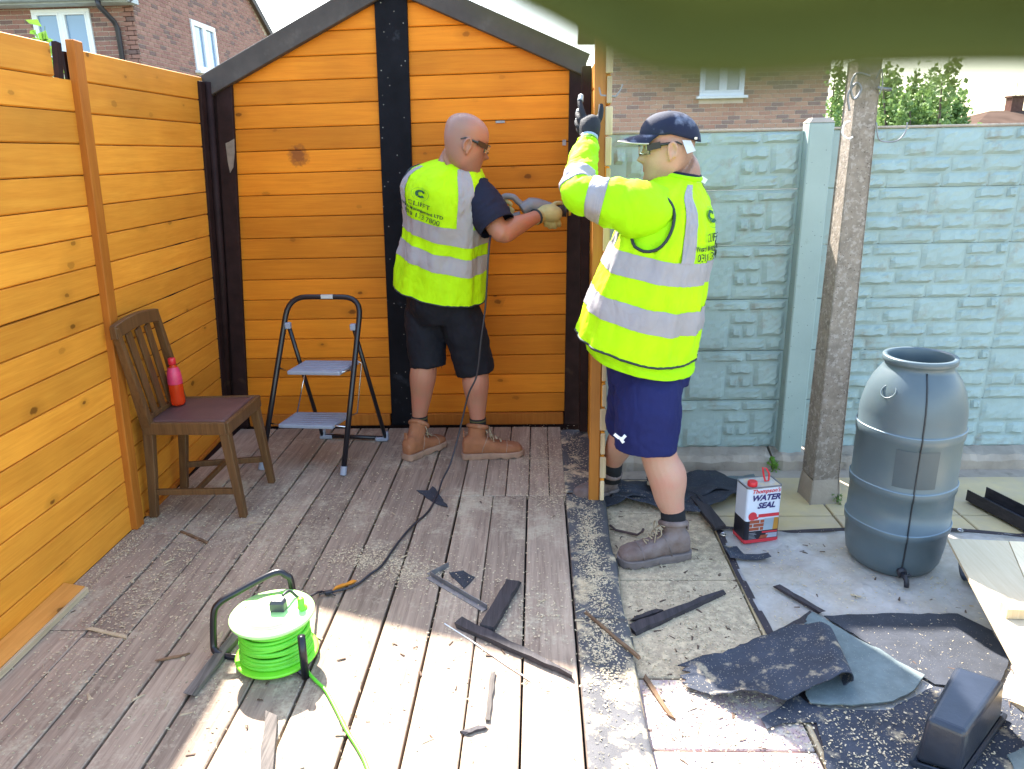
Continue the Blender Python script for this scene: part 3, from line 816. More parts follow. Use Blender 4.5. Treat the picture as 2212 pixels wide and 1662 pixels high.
# ------------------------------------------------------------------ lettering
def text_geo(txt, size=1.0, shear=0.0, bold=0.0, font_w=1.0):
    cu = bpy.data.curves.new('lettering', 'FONT'); cu.body = txt; cu.size = size; cu.shear = shear
    cu.offset = bold; cu.align_x = 'CENTER'; cu.align_y = 'CENTER'; cu.resolution_u = 3
    o = bpy.data.objects.new('lettering', cu); COL.objects.link(o)
    dg = bpy.context.evaluated_depsgraph_get(); dg.update()
    me = bpy.data.meshes.new_from_object(o.evaluated_get(dg))
    vs = [(v.co.x * font_w, v.co.y) for v in me.vertices]; fs = [tuple(p.vertices) for p in me.polygons]
    bpy.data.objects.remove(o); bpy.data.curves.remove(cu); bpy.data.meshes.remove(me)
    return vs, fs
def text_on(s, txt, size, fn, cx, cy, **kw):
    vs, fs = text_geo(txt, size, **kw)
    s.add([fn(cx + x, cy + y) for x, y in vs], fs)
INK = plain('dark_ink', (.012, .03, .012), .7, .05)
INK_GREEN = plain('green_ink', (.01, .16, .05), .7, .1)
RED = plain('red_plastic', (.62, .02, .03), .4, .05)
RED_INK = plain('red_ink', (.58, .03, .045), .5, .05)
NAVY_INK = plain('navy_ink', (.03, .02, .13), .5, .05)
TINWHITE = plain('white_tin_label', (.62, .65, .74), .35, .04)
TINBLACK = plain('black_tin_label', (.012, .012, .02), .35, .05)

# ------------------------------------------------------------------ chair
CHW = woodmat('worn_brown_chair_wood', (.165, .080, .030), (.080, .036, .014), 2, knots=False, rough=.45, vary=.06)
ch = thing('dining_chair', 'old brown wooden dining chair with slatted back and maroon seat', 'chair', (-1.6, 3.28, .05))
fl, fr, bl, br_ = (-1.388, 3.098), (-1.385, 3.476), (-1.812, 3.10), (-1.812, 3.415)
def leg(a, za, b, zb, w0, w1, nm='leg'):
    s = MB(); h = lambda w: [(-w, -w), (w, -w), (w, w), (-w, w)]
    s.loft([[(a[0] + x, a[1] + y, za) for x, y in h(w0)], [(b[0] + x, b[1] + y, zb) for x, y in h(w1)]]); return obj(nm, s, CHW, ch, bevel=.004)
SZ = .505
leg(fl, .05, (-1.432, 3.120), SZ, .016, .023); leg(fr, .05, (-1.428, 3.470), SZ + .008, .016, .023)
def backpost(y0, y1, yt, xt, zt):
    s = MB(); path = [((-1.815), y0, .05), (-1.795, (y0 * 2 + y1) / 3, .25), (-1.780, y1, .48), (-1.770, (y1 + yt) / 2, .70), (xt, yt, zt)]
    for i, (x, y, z) in enumerate(path): pass
    rings = []
    for i, (x, y, z) in enumerate(path):
        w = (.018, .020, .024, .020, .016)[i]
        rings.append([(x - w, y - w * .8, z), (x + w, y - w * .8, z), (x + w, y + w * .8, z), (x - w, y + w * .8, z)])
    s.loft(rings); return obj('back_post', s, CHW, ch, bevel=.004)
backpost(3.10, 3.12, 2.985, -1.776, .985); backpost(3.41, 3.455, 3.335, -1.780, .985)
s = MB(); n = 9
rings = []
for i in range(n):
    f = i / (n - 1); y = 2.972 + f * (3.347 - 2.972); zc = .965 + .018 * math.sin(math.pi * f)
    rings.append([(-1.793, y, zc - .03), (-1.761, y, zc - .03), (-1.763, y, zc + .028), (-1.789, y, zc + .03)])
s.loft(rings); obj('top_rail', s, CHW, ch, bevel=.004)
for f in (.27, .5, .73):
    a = Vector((-1.785, 3.12 + f * .335, .52)); b = Vector((-1.776, 2.985 + f * .35, .945))
    s = MB(); s.bar(a, b, .045, .012, (1, 0, 0), .003); obj('slat', s, CHW, ch)
s = MB(); s.bar((-1.788, 3.125, .52), (-1.788, 3.45, .52), .022, .04); obj('back_rail', s, CHW, ch, bevel=.003)
# seat rails and pad
sc_ = [(-1.795, 3.108), (-1.410, 3.095), (-1.405, 3.492), (-1.795, 3.468)]
for a, b in ((0, 1), (1, 2), (2, 3), (3, 0)):
    s = MB(); s.bar((sc_[a][0], sc_[a][1], SZ - .015), (sc_[b][0], sc_[b][1], SZ - .013), .022, .058); obj('seat_rail', s, CHW, ch, bevel=.004)
s = MB()
def seatf(u, v):
    x = -1.785 + u * .362; y = (3.118 + u * -.006) * (1 - v) + (3.458 + u * .016) * v
    return (x, y, SZ + .012 + .010 * math.sin(math.pi * u) ** .6 * math.sin(math.pi * v) ** .6)
s.sheet(seatf, 14, 14, .012); obj('seat_pad', s, plain('maroon_leathercloth', (.115, .050, .042), .55, .15, 10, .15, 160), ch, True)
for (a, b, z) in ((bl, fl, .175), (br_, fr, .175)):
    s = MB(); s.bar((a[0], a[1] + .005, z), (b[0] - .01, b[1] + .005, z + .005), .018, .03); obj('stretcher', s, CHW, ch, bevel=.003)
s = MB(); s.bar((-1.60, 3.105, .178), (-1.60, 3.445, .178), .016, .026); obj('stretcher', s, CHW, ch, bevel=.003)

# bottle of drink on the seat
bt = thing('drink_bottle', 'red capped plastic bottle of orange drink standing on the chair seat', 'bottle', (-1.735, 3.335, .522))
bx, by, bz = -1.735, 3.335, .527
def gl(name, c, tr, rough=.1, ior=1.35):
    m, nt, b = newmat(name); b.inputs['Base Color'].default_value = c + (1,); b.inputs['Transmission Weight'].default_value = tr; b.inputs['Roughness'].default_value = rough; b.inputs['IOR'].default_value = ior; return m
s = MB(); s.lathe([(.020, 0.0000), (.030, 0.0044), (.033, 0.0131), (.033, 0.0327), (.031, 0.0545), (.033, 0.0763), (.032, 0.1308), (.029, 0.1635), (.020, 0.1875), (.0145, 0.1962), (.0145, 0.2027)], (bx, by, bz), 20); obj('bottle_body', s, gl('orange_drink', (.90, .07, .012), .5, .12), bt, True)
s = MB(); s.lathe([(.0335, 0.1068), (.034, 0.1090), (.0335, 0.1363), (.0302, 0.1657), (.0225, 0.1864), (.022, 0.1875)], (bx, by, bz), 20, None, False, False); obj('wrapper', s, plain('pink_label', (.62, .04, .11), .4, .12, 60), bt, True)
s = MB(); s.lathe([(.0165, 0.2027), (.0175, 0.2038), (.0175, 0.2289), (.015, 0.2322)], (bx, by, bz), 16); obj('bottle_cap', s, RED, bt, True)

# ------------------------------------------------------------------ step ladder
ld = thing('step_ladder', 'black two step folding ladder with grey treads', 'step ladder', (-1.2, 3.8, .05))
GREYPL = plain('grey_plastic_tread', (.27, .29, .36), .5, .08, 30, .1, 200)
CHROME = plain('chromed_rod', (.6, .6, .62), .2, .05, metal=1.0)
FL, FR_ = Vector((-1.503, 3.647, .05)), Vector((-1.037, 3.565, .05))
RL, RR = Vector((-1.290, 4.10, .05)), Vector((-.903, 4.055, .05))
TL, TR = Vector((-1.352, 3.862, .842)), Vector((-.946, 3.825, .842))
def arc3(a, b, c, n=6):
    return [a.lerp(b, t).lerp(b.lerp(c, t), t) for t in [i / n for i in range(n + 1)]]
c1 = TL + (TL - FL).normalized() * .105; c2 = TR + (TR - FR_).normalized() * .105
m1 = c1.lerp(c2, .26); m2 = c1.lerp(c2, .74)
loop = [FL + (TL - FL) * .03, FL.lerp(TL, .5)] + arc3(TL, c1, m1) + arc3(m2, c2, TR) + [TR.lerp(FR_, .5), FR_ + (TR - FR_) * .03]
s = MB(); s.tube(loop, .0145, 10, sq=(1, 0, 0)); obj('front_frame', s, BLACKMETAL, ld, True)
s = MB(); s.bar(c1.lerp(c2, .46) + Vector((0, -.012, .004)), c1.lerp(c2, .62) + Vector((0, -.012, .004)), .012, .02); obj('sticker', s, plain('silver_sticker', (.5, .5, .5), .4), ld)
PL, PR = TL + Vector((.014, -.005, -.055)), TR + Vector((-.034, -.002, -.06))
for a, b in ((RL, PL), (RR, PR)):
    s = MB(); s.tube([a, b], .0115, 8); obj('rear_leg', s, BLACKMETAL, ld, True)
    s = MB(); s.cbox(b + Vector((0, -.012, .008)), (.030, .03, .034), .004); obj('pivot_cap', s, GREYPL, ld)
s = MB(); s.tube([RL + Vector((.02, 0, .016)), RR + Vector((-.02, 0, .016))], .012, 8); obj('floor_bar', s, BLACKMETAL, ld, True)
for p in (RL, RR):
    s = MB(); s.cbox(p + Vector((.02 if p is RL else -.025, 0, .012)), (.075, .04, .024), .005); s.cbox(p + Vector((0, 0, .03)), (.032, .034, .05), .005); obj('foot', s, GREYPL, ld)
for p, t in ((FL, TL), (FR_, TR)):
    s = MB(); s.tube([p, p + (t - p) * .055], .0175, 10); obj('foot', s, GREYPL, ld)
for (z, xa, xb, y0, y1, fa) in ((.588, -1.318, -1.032, 3.672, 3.885, .66), (.298, -1.392, -1.092, 3.655, 3.862, .30)):
    s = MB()
    q = [Vector((xa, y0 + .015, z)), Vector((xb, y0 - .012, z)), Vector((xb + .055, y1 - .02, z + .004)), Vector((xa + .04, y1, z + .004))]
    s.slab(q, (0, 0, 1), .022)
    tr = obj('tread', s, GREYPL, ld, bevel=.006)
    for k in range(6):
        f = .12 + .76 * k / 5; a = q[0].lerp(q[3], f); b = q[1].lerp(q[2], f)
        s = MB(); s.bar(a.lerp(b, .04) + Vector((0, 0, .001)), a.lerp(b, .96) + Vector((0, 0, .001)), .009, .003); obj('tread_rib', s, GREYPL, tr)
    A, B = FL.lerp(TL, fa), FR_.lerp(TR, fa)
    zz = z - .008
    s = MB(); s.tube([Vector((A.x, A.y, zz)), q[0].lerp(q[3], .12) + Vector((0, 0, -.010)), q[1].lerp(q[2], .12) + Vector((0, 0, -.010)), Vector((B.x, B.y, zz))], .0045, 6); obj('tread_rod', s, CHROME, ld, True)
u0 = Vector((-1.27, 3.88, .575)); l0 = Vector((-1.345, 3.84, .285))
s = MB(); s.tube([u0, l0], .004, 6); obj('link_rod', s, CHROME, ld, True)
s = MB(); s.tube([Vector((-.985, 3.86, .59)), Vector((-.965, 3.87, .575)), Vector((-1.005, 3.84, .30)), Vector((-1.035, 3.845, .285))], .0045, 6); obj('link_rod', s, CHROME, ld, True)

# ------------------------------------------------------------------ cable reel
GRN = plain('lime_green_plastic', (.20, .72, .03), .4, .06)
GRNC = plain('green_cable', (.13, .60, .035), .45, .1)
rl = thing('cable_reel', 'lime green cable reel with black tube frame standing on the planks', 'cable reel', (-.885, 2.085, .05))
RC = Vector((-.885, 2.085, 0)); RR_ = .135
tiltR = Matrix.Rotation(R(2), 3, 'X')
s = MB(); s.lathe([(.03, .062), (RR_ * .97, .064), (RR_, .069), (RR_, .074), (RR_ * .97, .076), (.03, .078)], RC, 40); bd = obj('lower_flange', s, GRN, rl, True)
s = MB(); s.lathe([(.03, .212), (RR_ * .97, .212), (RR_, .216), (RR_ * 1.01, .222), (RR_ * .985, .226), (RR_ * .70, .224), (RR_ * .68, .231), (RR_ * .62, .233), (.01, .233)], RC, 48); td = obj('upper_flange', s, plain('pale_lime_plastic', (.45, .80, .30), .35, .04), rl, True)
s = MB(); s.lathe([(.075, .078), (.075, .212)], RC, 24); obj('drum', s, GRN, rl, True)
# windings as separate loops
wl = MB()
rr = random.Random(4)
for k in range(11):
    z = .084 + k * .0117; base = .112 - .012 * (k / 10.0) ** 1.5
    path = []
    ax, ph, ov = rr.uniform(-.005, .005), rr.uniform(0, 6.3), rr.uniform(.001, .004)
    for i in range(48):
        a = 2 * math.pi * i / 48
        path.append(RC + Vector((math.cos(a) * (base + ov * math.sin(a * 2 + ph)), math.sin(a) * (base + ov * math.sin(a * 2 + ph)), z + ax * math.sin(a + ph))))
    wl.tube(path, .0062, 8, closed=True)
for k in range(5):
    z = .10 + k * .024; path = []
    ph = rr.uniform(0, 6.3)
    for i in range(48):
        a = 2 * math.pi * i / 48; path.append(RC + Vector((math.cos(a) * .109, math.sin(a) * .109, z + .012 * math.sin(a + ph))))
    wl.tube(path, .006, 8, closed=True)
obj('wound_cable', wl, GRNC, rl, True)
fr2 = [(-.868, 2.245, .055), (-.872, 2.247, .23), (-.885, 2.245, .262), (-.925, 2.235, .278), (-1.045, 2.165, .240), (-1.085, 2.14, .222), (-1.102, 2.125, .19), (-1.108, 2.105, .09), (-1.098, 2.09, .068), (-1.06, 2.08, .058), (-.98, 2.07, .056)]
s = MB(); s.tube(smooth_path(fr2), .0115, 10); obj('frame', s, BLACKMETAL, rl, True)
s = MB(); s.tube([(-.762, 1.985, .05), (-.760, 1.985, .205)], .0125, 12); obj('frame_post', s, BLACKMETAL, rl, True)
s = MB(); s.tube([(-.768, 1.99, .058), (-.86, 2.07, .057)], .010, 8); obj('frame_foot', s, BLACKMETAL, rl, True)
kc = RC + Vector((.092, .02, 0))
s = MB(); s.lathe([(.020, .226), (.018, .232), (.011, .234), (.011, .262), (.009, .265)], kc, 12); obj('winding_knob', s, GRN, rl, True)
for (dx, dy, a) in ((-.06, .07, .5), (-.035, .10, .3), (.0, .112, 0), (-.10, .03, 1.2), (-.085, -.02, 1.6), (-.06, -.03, 1.6), (.05, .075, -.6)):
    s = MB(); s.cbox(RC + Vector((dx, dy, .2335 if math.hypot(dx, dy) < .085 else .2258)), (.018, .006, .002), .0008, Matrix.Rotation(a, 3, 'Z')); obj('slot', s, GRN, td)
# plug
plg = thing('mains_plug', 'dark grey plug pushed into the top of the cable reel', 'plug', RC + Vector((.02, .0, .233)))
PLG = plain('dark_grey_plug', (.05, .05, .06), .4, .1)
pc = RC + Vector((.022, .005, 0)); q = [(-.024, -.02), (.024, -.02), (.027, .008), (.013, .026), (-.013, .026), (-.027, .008)]
s = MB(); s.loft([[pc + Vector((x, y, .2335)) for x, y in q], [pc + Vector((x, y, .262)) for x, y in q], [pc + Vector((x * .75, y * .75, .272)) for x, y in q]]); obj('plug_body', s, PLG, plg, bevel=.003)
# lead to the saw
BLKC = plain('black_cable', (.022, .022, .030), .5, .1)
lead = [pc + Vector((.008, .024, .268)), pc + Vector((.02, .06, .262)), pc + Vector((.04, .11, .20))] + [atz(x, y, .057) for x, y in ((690, 1279), (712, 1280), (765, 1266), (800, 1240), (825, 1221), (860, 1172), (890, 1137), (925, 1105), (945, 1068))]
lead += [Vector((aty(956, 1036, 3.42))), aty(972, 1004, 3.5), aty(988, 950, 3.56), aty(998, 909, 3.58), aty(1012, 852, 3.585), aty(1030, 810, 3.585), aty(1039, 735, 3.59), aty(1048, 668, 3.60), aty(1052, 610, 3.60), aty(1055, 555, 3.62), aty(1060, 510, 3.70), aty(1072, 486, 3.78), aty(1083, 470, 3.86)]
lead = [Vector(p) for p in lead]
s = MB(); s.tube(smooth_path(lead, 6), .0048, 8); tag(obj('power_lead', s, BLKC, None, True), 'thin black power lead running from the reel across planks up to the saw', 'cable')
k = atz(710, 1280, .06)
s = MB(); s.cbox(k, (.03, .018, .014), .003, Matrix.Rotation(.4, 3, 'Z')); s.tube([k + Vector((-.035, -.012, -.002)), k, k + Vector((.03, -.016, -.003))], .003, 6); tag(obj('cable_tie', s, BLKC), 'black cable tie knotted on the power lead behind the reel', 'cable tie')
gl_ = [(-.770, 2.02, .07), (-.757, 2.0, .058), (-.72, 1.96, .056), (-.676, 1.915, .056), (-.62, 1.83, .056), (-.572, 1.752, .056), (-.52, 1.68, .056), (-.481, 1.615, .056), (-.42, 1.48, .056), (-.33, 1.2, .056)]
s = MB(); s.tube(smooth_path(gl_), .0055, 8); tag(obj('green_cable', s, GRNC, None, True), 'green cable trailing from the reel to the bottom edge of the picture', 'cable')

# ------------------------------------------------------------------ scraps on the deck
OLD = woodmat('old_grey_timber', (.20, .17, .15), (.05, .043, .04), 1, knots=False, rough=.9, bump=.8)
OLDB = woodmat('black_painted_scrap', (.055, .045, .050), (.018, .015, .018), 1, knots=False, rough=.7, bump=.6)
TWIG = woodmat('brown_splinter', (.24, .14, .075), (.12, .065, .035), 1, knots=False, rough=.85)
PALE = woodmat('pale_shaving', (.62, .50, .33), (.45, .33, .2), 1, knots=False, rough=.85)
def scrap(name, label, cat, a, b, w, t, mat, z=.05, seed=0, taper=(1, 1), group=None, n=7, lift=0.0):
    """broken length of timber lying from a to b with ragged ends"""
    r = random.Random(seed); a = Vector((a[0], a[1], z)); b = Vector((b[0], b[1], z + lift)); d = (b - a); L = d.length; d.normalize(); x = Vector((d.y, -d.x, 0)).normalized()
    rings = []
    for i in range(n):
        f = i / (n - 1); ww = w * (taper[0] * (1 - f) + taper[1] * f); j = lambda q: r.uniform(-q, q)
        c = a + d * (L * f) + x * j(w * .05)
        e = [j(.02) if i in (0, n - 1) else 0 for _ in range(4)]
        rings.append([c - x * ww / 2 + d * e[0] + Vector((0, 0, .0015)), c + x * ww / 2 + d * e[1] + Vector((0, 0, .0015)), c + x * (ww / 2 + j(.002)) + d * e[2] + Vector((0, 0, t * r.uniform(.85, 1.05))), c - x * (ww / 2 + j(.002)) + d * e[3] + Vector((0, 0, t * r.uniform(.85, 1.05)))])
    s = MB(); s.loft(rings); return tag(obj(name, s, mat), label, cat, group)
scrap('weathered_batten', 'grey weathered batten lying along the planks left of the cable reel', 'batten', (-1.097, 1.885), (-1.05, 2.30), .034, .022, OLD, seed=1)
scrap('split_stake', 'pale grey split stake at the bottom edge below the reel shadow', 'stake', (-.805, 1.80), (-.70, 1.40), .035, .022, OLD, seed=2)
scrap('broken_stub', 'short thick dark stub of broken timber with split end', 'timber', (-.190, 2.225), (-.105, 2.53), .052, .026, OLDB, seed=3)
scrap('split_batten', 'long dark split batten with splintered tail lying across the planks', 'batten', (-.285, 2.258), (.10, 1.985), .045, .020, OLDB, seed=4, taper=(1, .25), n=10)
s = MB(); s.loft([[(x, y, z) for (x, z) in ((-1.852, .092), (-1.772, .076), (-1.776, .056), (-1.852, .070))] for y in (1.4, 1.7, 2.0, 2.3, 2.47)])
tag(obj('orange_offcut', s, woodmat('flaking_orange_paint', (.66, .29, .06), (.52, .20, .03), 1, knots=True, rough=.7, thick=2)), 'orange board offcut with black flecks lying at foot of the left wall', 'board')
s = MB(); s.bar((-1.762, 1.4, .063), (-1.766, 2.47, .063), .014, .024, (0, 0, 1), .002); tag(obj('pale_lath', s, PALE), 'pale raw timber lath along the orange offcut by the left wall', 'lath')
# bent angle bracket
b1, b2, b3 = Vector((-.375, 2.655, .06)), Vector((-.440, 2.585, .06)), Vector((-.200, 2.36, .06))
ab = thing('angle_bracket', 'bent grey metal angle strip lying in a V on the planks', 'bracket', b2)
for (p, q) in ((b1, b2), (b2, b3)):
    s = MB(); d = (q - p).normalized(); x = Vector((d.y, -d.x, 0)); s.bar(p, q, .003, .022); s.bar(p + x * .012 - Vector((0, 0, .0085)), q + x * .012 - Vector((0, 0, .0085)), .024, .003); obj('arm', s, METAL, ab)
def flatpiece(name, label, cat, poly, mat, z=.05, t=.003, curl=0.0, group=None, seed=0):
    r = random.Random(seed); P_ = []
    for i in range(len(poly)):
        a, b = Vector(poly[i]), Vector(poly[(i + 1) % len(poly)])
        n = max(2, int((b - a).length / .03))
        for k in range(n): P_.append(a.lerp(b, k / n) + Vector((r.uniform(-.004, .004), r.uniform(-.004, .004))))
    c = sum(P_, Vector((0, 0))) / len(P_); m = max((p - c).length for p in P_)
    s = MB(); rings = []
    for f in (1.0, .66, .33):
        rings.append([(c.x + (p.x - c.x) * f, c.y + (p.y - c.y) * f, z + t + curl * ((p - c).length / m * f) ** 2 * (1 + .5 * math.sin(6 * math.atan2(p.y - c.y, p.x - c.x) + seed)) + r.uniform(-.0006, .0006)) for p in P_])
    low = [(p[0], p[1], p[2] - t) for p in rings[0]]
    n = len(P_); vs = low + [q for g_ in rings for q in g_] + [(c.x, c.y, z + t)]; fs = []
    for i in range(3):
        for j in range(n): fs.append((i * n + j, i * n + (j + 1) % n, (i + 1) * n + (j + 1) % n, (i + 1) * n + j))
    for j in range(n): fs.append((3 * n + j, 3 * n + (j + 1) % n, 4 * n))
    fs.append(tuple(range(n))[::-1])
    s.add(vs, fs); return tag(obj(name, s, mat), label, cat, group)
flatpiece('felt_scrap', 'jagged black felt triangle beside the power lead near the boots', 'roofing felt', [(-.615, 3.365), (-.555, 3.37), (-.541, 3.42), (-.50, 3.33), (-.436, 3.177), (-.50, 3.22)], FELT, seed=1, curl=.004)
flatpiece('felt_scrap', 'small bluish felt fan scrap inside the bent angle strip', 'roofing felt', [(-.372, 2.605), (-.315, 2.62), (-.262, 2.57), (-.298, 2.49)], FELT, seed=2, curl=.004)
s = MB(); s.tube([(-.346, 2.269, .053), (-.25, 2.18, .053), (-.12, 2.05, .053), (-.04, 1.975, .053)], .0022, 6); tag(obj('white_wire', s, PVC), 'thin white wire lying across shade edge on the planks', 'wire')
twl = [((-.157, 2.0), (-.162, 1.785), .014, 'curved pale twig lying on the sunlit planks'), ((-.223, 1.747), (-.175, 1.767), .014, 'short dark stick on sunlit planks near the bottom'), ((-.60, 1.80), (-.565, 1.745), .012, 'brown wood splinter right of the green cable on sunlit planks')]
for i, (a, b, w, lb) in enumerate(twl): scrap('twig', lb, 'twig', a, b, w, .009, OLD if i == 0 else OLDB if i == 1 else TWIG, seed=30 + i)
scrap('lath_scrap', 'thin pale wood strip lying across two planks near the left wall', 'lath', (-1.62, 2.235), (-1.455, 2.185), .014, .006, PALE, seed=41)
scrap('lath_scrap', 'brown edged wood strip lying across a plank below the chair', 'lath', (-1.61, 2.945), (-1.462, 2.852), .012, .009, TWIG, seed=42)
scrap('orange_chip', 'orange wood chip behind the cable reel beside the power lead', 'wood chip', (-.80, 2.49), (-.74, 2.535), .016, .008, PINE_SIDE, seed=43)
scrap('dark_stick', 'small forked dark stick on the shaded planks left of the reel', 'stick', (-1.28, 2.06), (-1.20, 2.09), .010, .008, TWIG, seed=44)
scrap('long_splinter', 'long brown splinter lying from the felt strip towards the paving', 'splinter', (.165, 2.32), (.315, 2.08), .012, .009, TWIG, z=.056, seed=45)
scrap('long_splinter', 'brown splinter pointing down beside the sunlit deck edge', 'splinter', (.335, 2.05), (.392, 1.87), .014, .009, TWIG, z=.0, seed=46)
scrap('black_stick', 'tapering black batten on sawdusty paving below the grey boot', 'batten', (.325, 2.292), (.705, 2.535), .05, .022, OLDB, z=0, seed=47, taper=(1, .25), n=9)
scrap('black_stick', 'short black strip tucked against the tapering black batten', 'batten', (.34, 2.36), (.44, 2.415), .02, .016, OLDB, z=0, seed=48)
scrap('black_strip', 'dark grooved strip lying on the clear sheeting', 'strip', (.919, 2.562), (1.030, 2.385), .022, .014, OLDB, z=.012, seed=49)
scrap('black_strip', 'dark wooden strip at the corner of green felt on the sheeting', 'strip', (.832, 2.25), (.99, 2.375), .028, .016, OLDB, z=.012, seed=50)
hk = MB(); hk.tube([(.318, 3.075, .012), (.34, 3.03, .012), (.43, 2.985, .012), (.455, 3.0, .02), (.462, 3.02, .022)], .006, 6); tag(obj('bent_hook', hk, plain('rusty_metal', (.07, .04, .035), .7, .3)), 'bent rusty hook on the paving left of the grey boot', 'hook')

# ------------------------------------------------------------------ clear sheeting with dark hem
def plasticmat():
    m, nt, b = newmat('clear_polythene'); N = NT(nt)
    b.inputs['Base Color'].default_value = (.62, .59, .57, 1); b.inputs['Roughness'].default_value = .3
    tr = N.n('BsdfTransparent'); mx = N.n('MixShader')
    nt.links.new(N.ramp(N.noise(N.pos(), 5, 5, .6), .35, .7, .35, .75), mx.inputs[0])
    nt.links.new(tr.outputs[0], mx.inputs[1]); nt.links.new(b.outputs[0], mx.inputs[2]); nt.links.new(mx.outputs[0], nt.nodes['Material Output'].inputs[0])
    nt.links.new(N.bump(N.noise(N.pos(), 14, 5, .6, 1.5), .5, .02), b.inputs['Normal'])
    return m
tpn = thing('plastic_sheeting', 'clear plastic sheeting with dark hem spread on the paving under the water butt', 'sheeting', (1.5, 2.5, 0))
def sheetp(u, v):
    x = .812 + (2.35 - .812) * u; yt = 3.055 - .03 * math.sin(u * 9) - .05 * u; yb = 1.25
    y = yt + (yb - yt) * v
    w = abs(math.sin(x * 11 + y * 5)) ** 6 * .007 + abs(math.sin(x * 7 - y * 13 + 1)) ** 8 * .008 + (abs(math.sin(y * 5.3)) ** 20) * .004
    w *= max(.0, min(1, (y - 2.40) * 6))
    return (x + .008 * math.sin(y * 4), y, .0045 + w * min(1, 8 * u) * (1 - .9 * max(0, 1 - abs(math.hypot(x - 1.46, y - 2.8) - .0) / .25 if math.hypot(x - 1.46, y - 2.8) < .25 else 0)))
s = MB(); s.sheet(sheetp, 80, 90); obj('film', s, plasticmat(), tpn, True)
HEM = plain('dark_hem', (.035, .026, .032), .7, .2, 20, speck=(.4, .32, .2), speck_s=60, speck_lo=.1, world_co=True)
def hemp(u, v): 
    y = 3.06 - u * 1.8; return (.795 + .028 * v + .008 * math.sin(y * 4), y, .005 + .0015 * math.sin(y * 30))
s = MB(); s.sheet(hemp, 50, 3, .002); obj('hem', s, HEM, tpn)
def hemt(u, v):
    x = .80 + u * 1.55; return (x, 3.065 - .03 * math.sin((x - .812) / 1.538 * 9) - .05 * (x - .812) / 1.538 - .027 * v, .007 + .006 * abs(math.sin(x * 9)))
s = MB(); s.sheet(hemt, 60, 3, .002); obj('hem', s, HEM, tpn)
for (x, y) in ((.81, 2.985), (1.86, 3.018)):
    pth = [(x + .011 * math.cos(i * .524), y + .011 * math.sin(i * .524), .014) for i in range(12)]
    s = MB(); s.tube(pth, .003, 6, closed=True); obj('eyelet', s, CHROME, tpn)

# ------------------------------------------------------------------ felt sheets on the right
flatpiece('felt_sheet', 'pale green mineral felt sheet partly sunlit under the curled felt', 'roofing felt', [(.989, 2.378), (1.231, 2.042), (1.16, 1.97), (1.073, 1.923), (.94, 1.905), (.817, 1.913), (.84, 2.08), (.872, 2.246)], FELT_GREEN, z=.018, t=.004, seed=11, curl=.006)
flatpiece('felt_sheet', 'flat dark charcoal felt sheet behind the black hopper', 'roofing felt', [(1.031, 2.373), (1.28, 2.392), (1.519, 2.39), (1.58, 2.29), (1.56, 2.147), (1.42, 1.98), (1.248, 2.01)], FELT, z=.010, t=.004, seed=12, curl=.003)
flatpiece('felt_sheet', 'black felt sheet strewn with sawdust at the bottom right corner', 'roofing felt', [(.833, 1.905), (1.05, 1.90), (1.24, 2.005), (1.45, 1.95), (1.5, 1.5), (1.3, 1.3), (.80, 1.35), (.785, 1.683)], FELT_DUSTY, z=.005, t=.004, seed=13, curl=.002)
flatpiece('felt_scrap', 'small triangular felt flap below the curled felt piece', 'roofing felt', [(.658, 1.854), (.74, 1.92), (.793, 1.967), (.85, 1.9), (.831, 1.848), (.72, 1.845), (.658, 1.818)], FELT_DUSTY, z=.006, seed=14, curl=.006)
# big curled piece: near edge rolled over at the right
def curled(u, v):
    x0, xr, r_ = .475, .935, .044
    yb = 2.10 + .14 * math.sin(min(1, u * 1.7) * math.pi / 2) - .10 * max(0, (u - .55) / .45)
    yf = 2.02 - .135 * math.sin(min(1, u * 2.0 + .12) * math.pi / 2) + .135 * max(0, (u - .30) / .70)
    y = yb + (yf - yb) * v
    tear = (.022 * mnoise.noise(Vector((u * 3.0, v * 9.0, 1.7))) + .010 * mnoise.noise(Vector((u * 3, v * 27.0, 5.1)))) * max(0, 1 - u * 4)
    ey = (.016 * mnoise.noise(Vector((u * 9.0, 3.3, 0))) + .007 * mnoise.noise(Vector((u * 30.0, 7.1, 0)))) * (abs(2 * v - 1)) ** 3
    us = .66
    if u < us:
        f = u / us; x = x0 + (xr - x0) * f + tear * 1.6
        z = .014 + (2 * r_ - .004) * max(0, (f - .25) / .75) ** 1.7 + .006 * math.sin(f * 9 + v * 5) * (1 - f)
    else:
        ph = R(90) - R(262) * (u - us) / (1 - us); rr_ = r_ * (1 - .12 * (u - us) / (1 - us)); x = xr + rr_ * math.cos(ph) * 1.15; z = .012 + r_ + rr_ * math.sin(ph)
    if v > .75 and .12 < u < .40: z += .055 * ((v - .75) / .25) ** 1.5 * math.sin((u - .12) / .28 * math.pi)
    return (x + .10 * (y - 2.1) * 1.0, y + ey, max(z, .012))
s = MB(); s.sheet(curled, 60, 40, .0035); tag(obj('curled_felt', s, FELT_DUSTY, None, True), 'large charcoal felt piece with torn edges and rolled end on the paving', 'roofing felt')
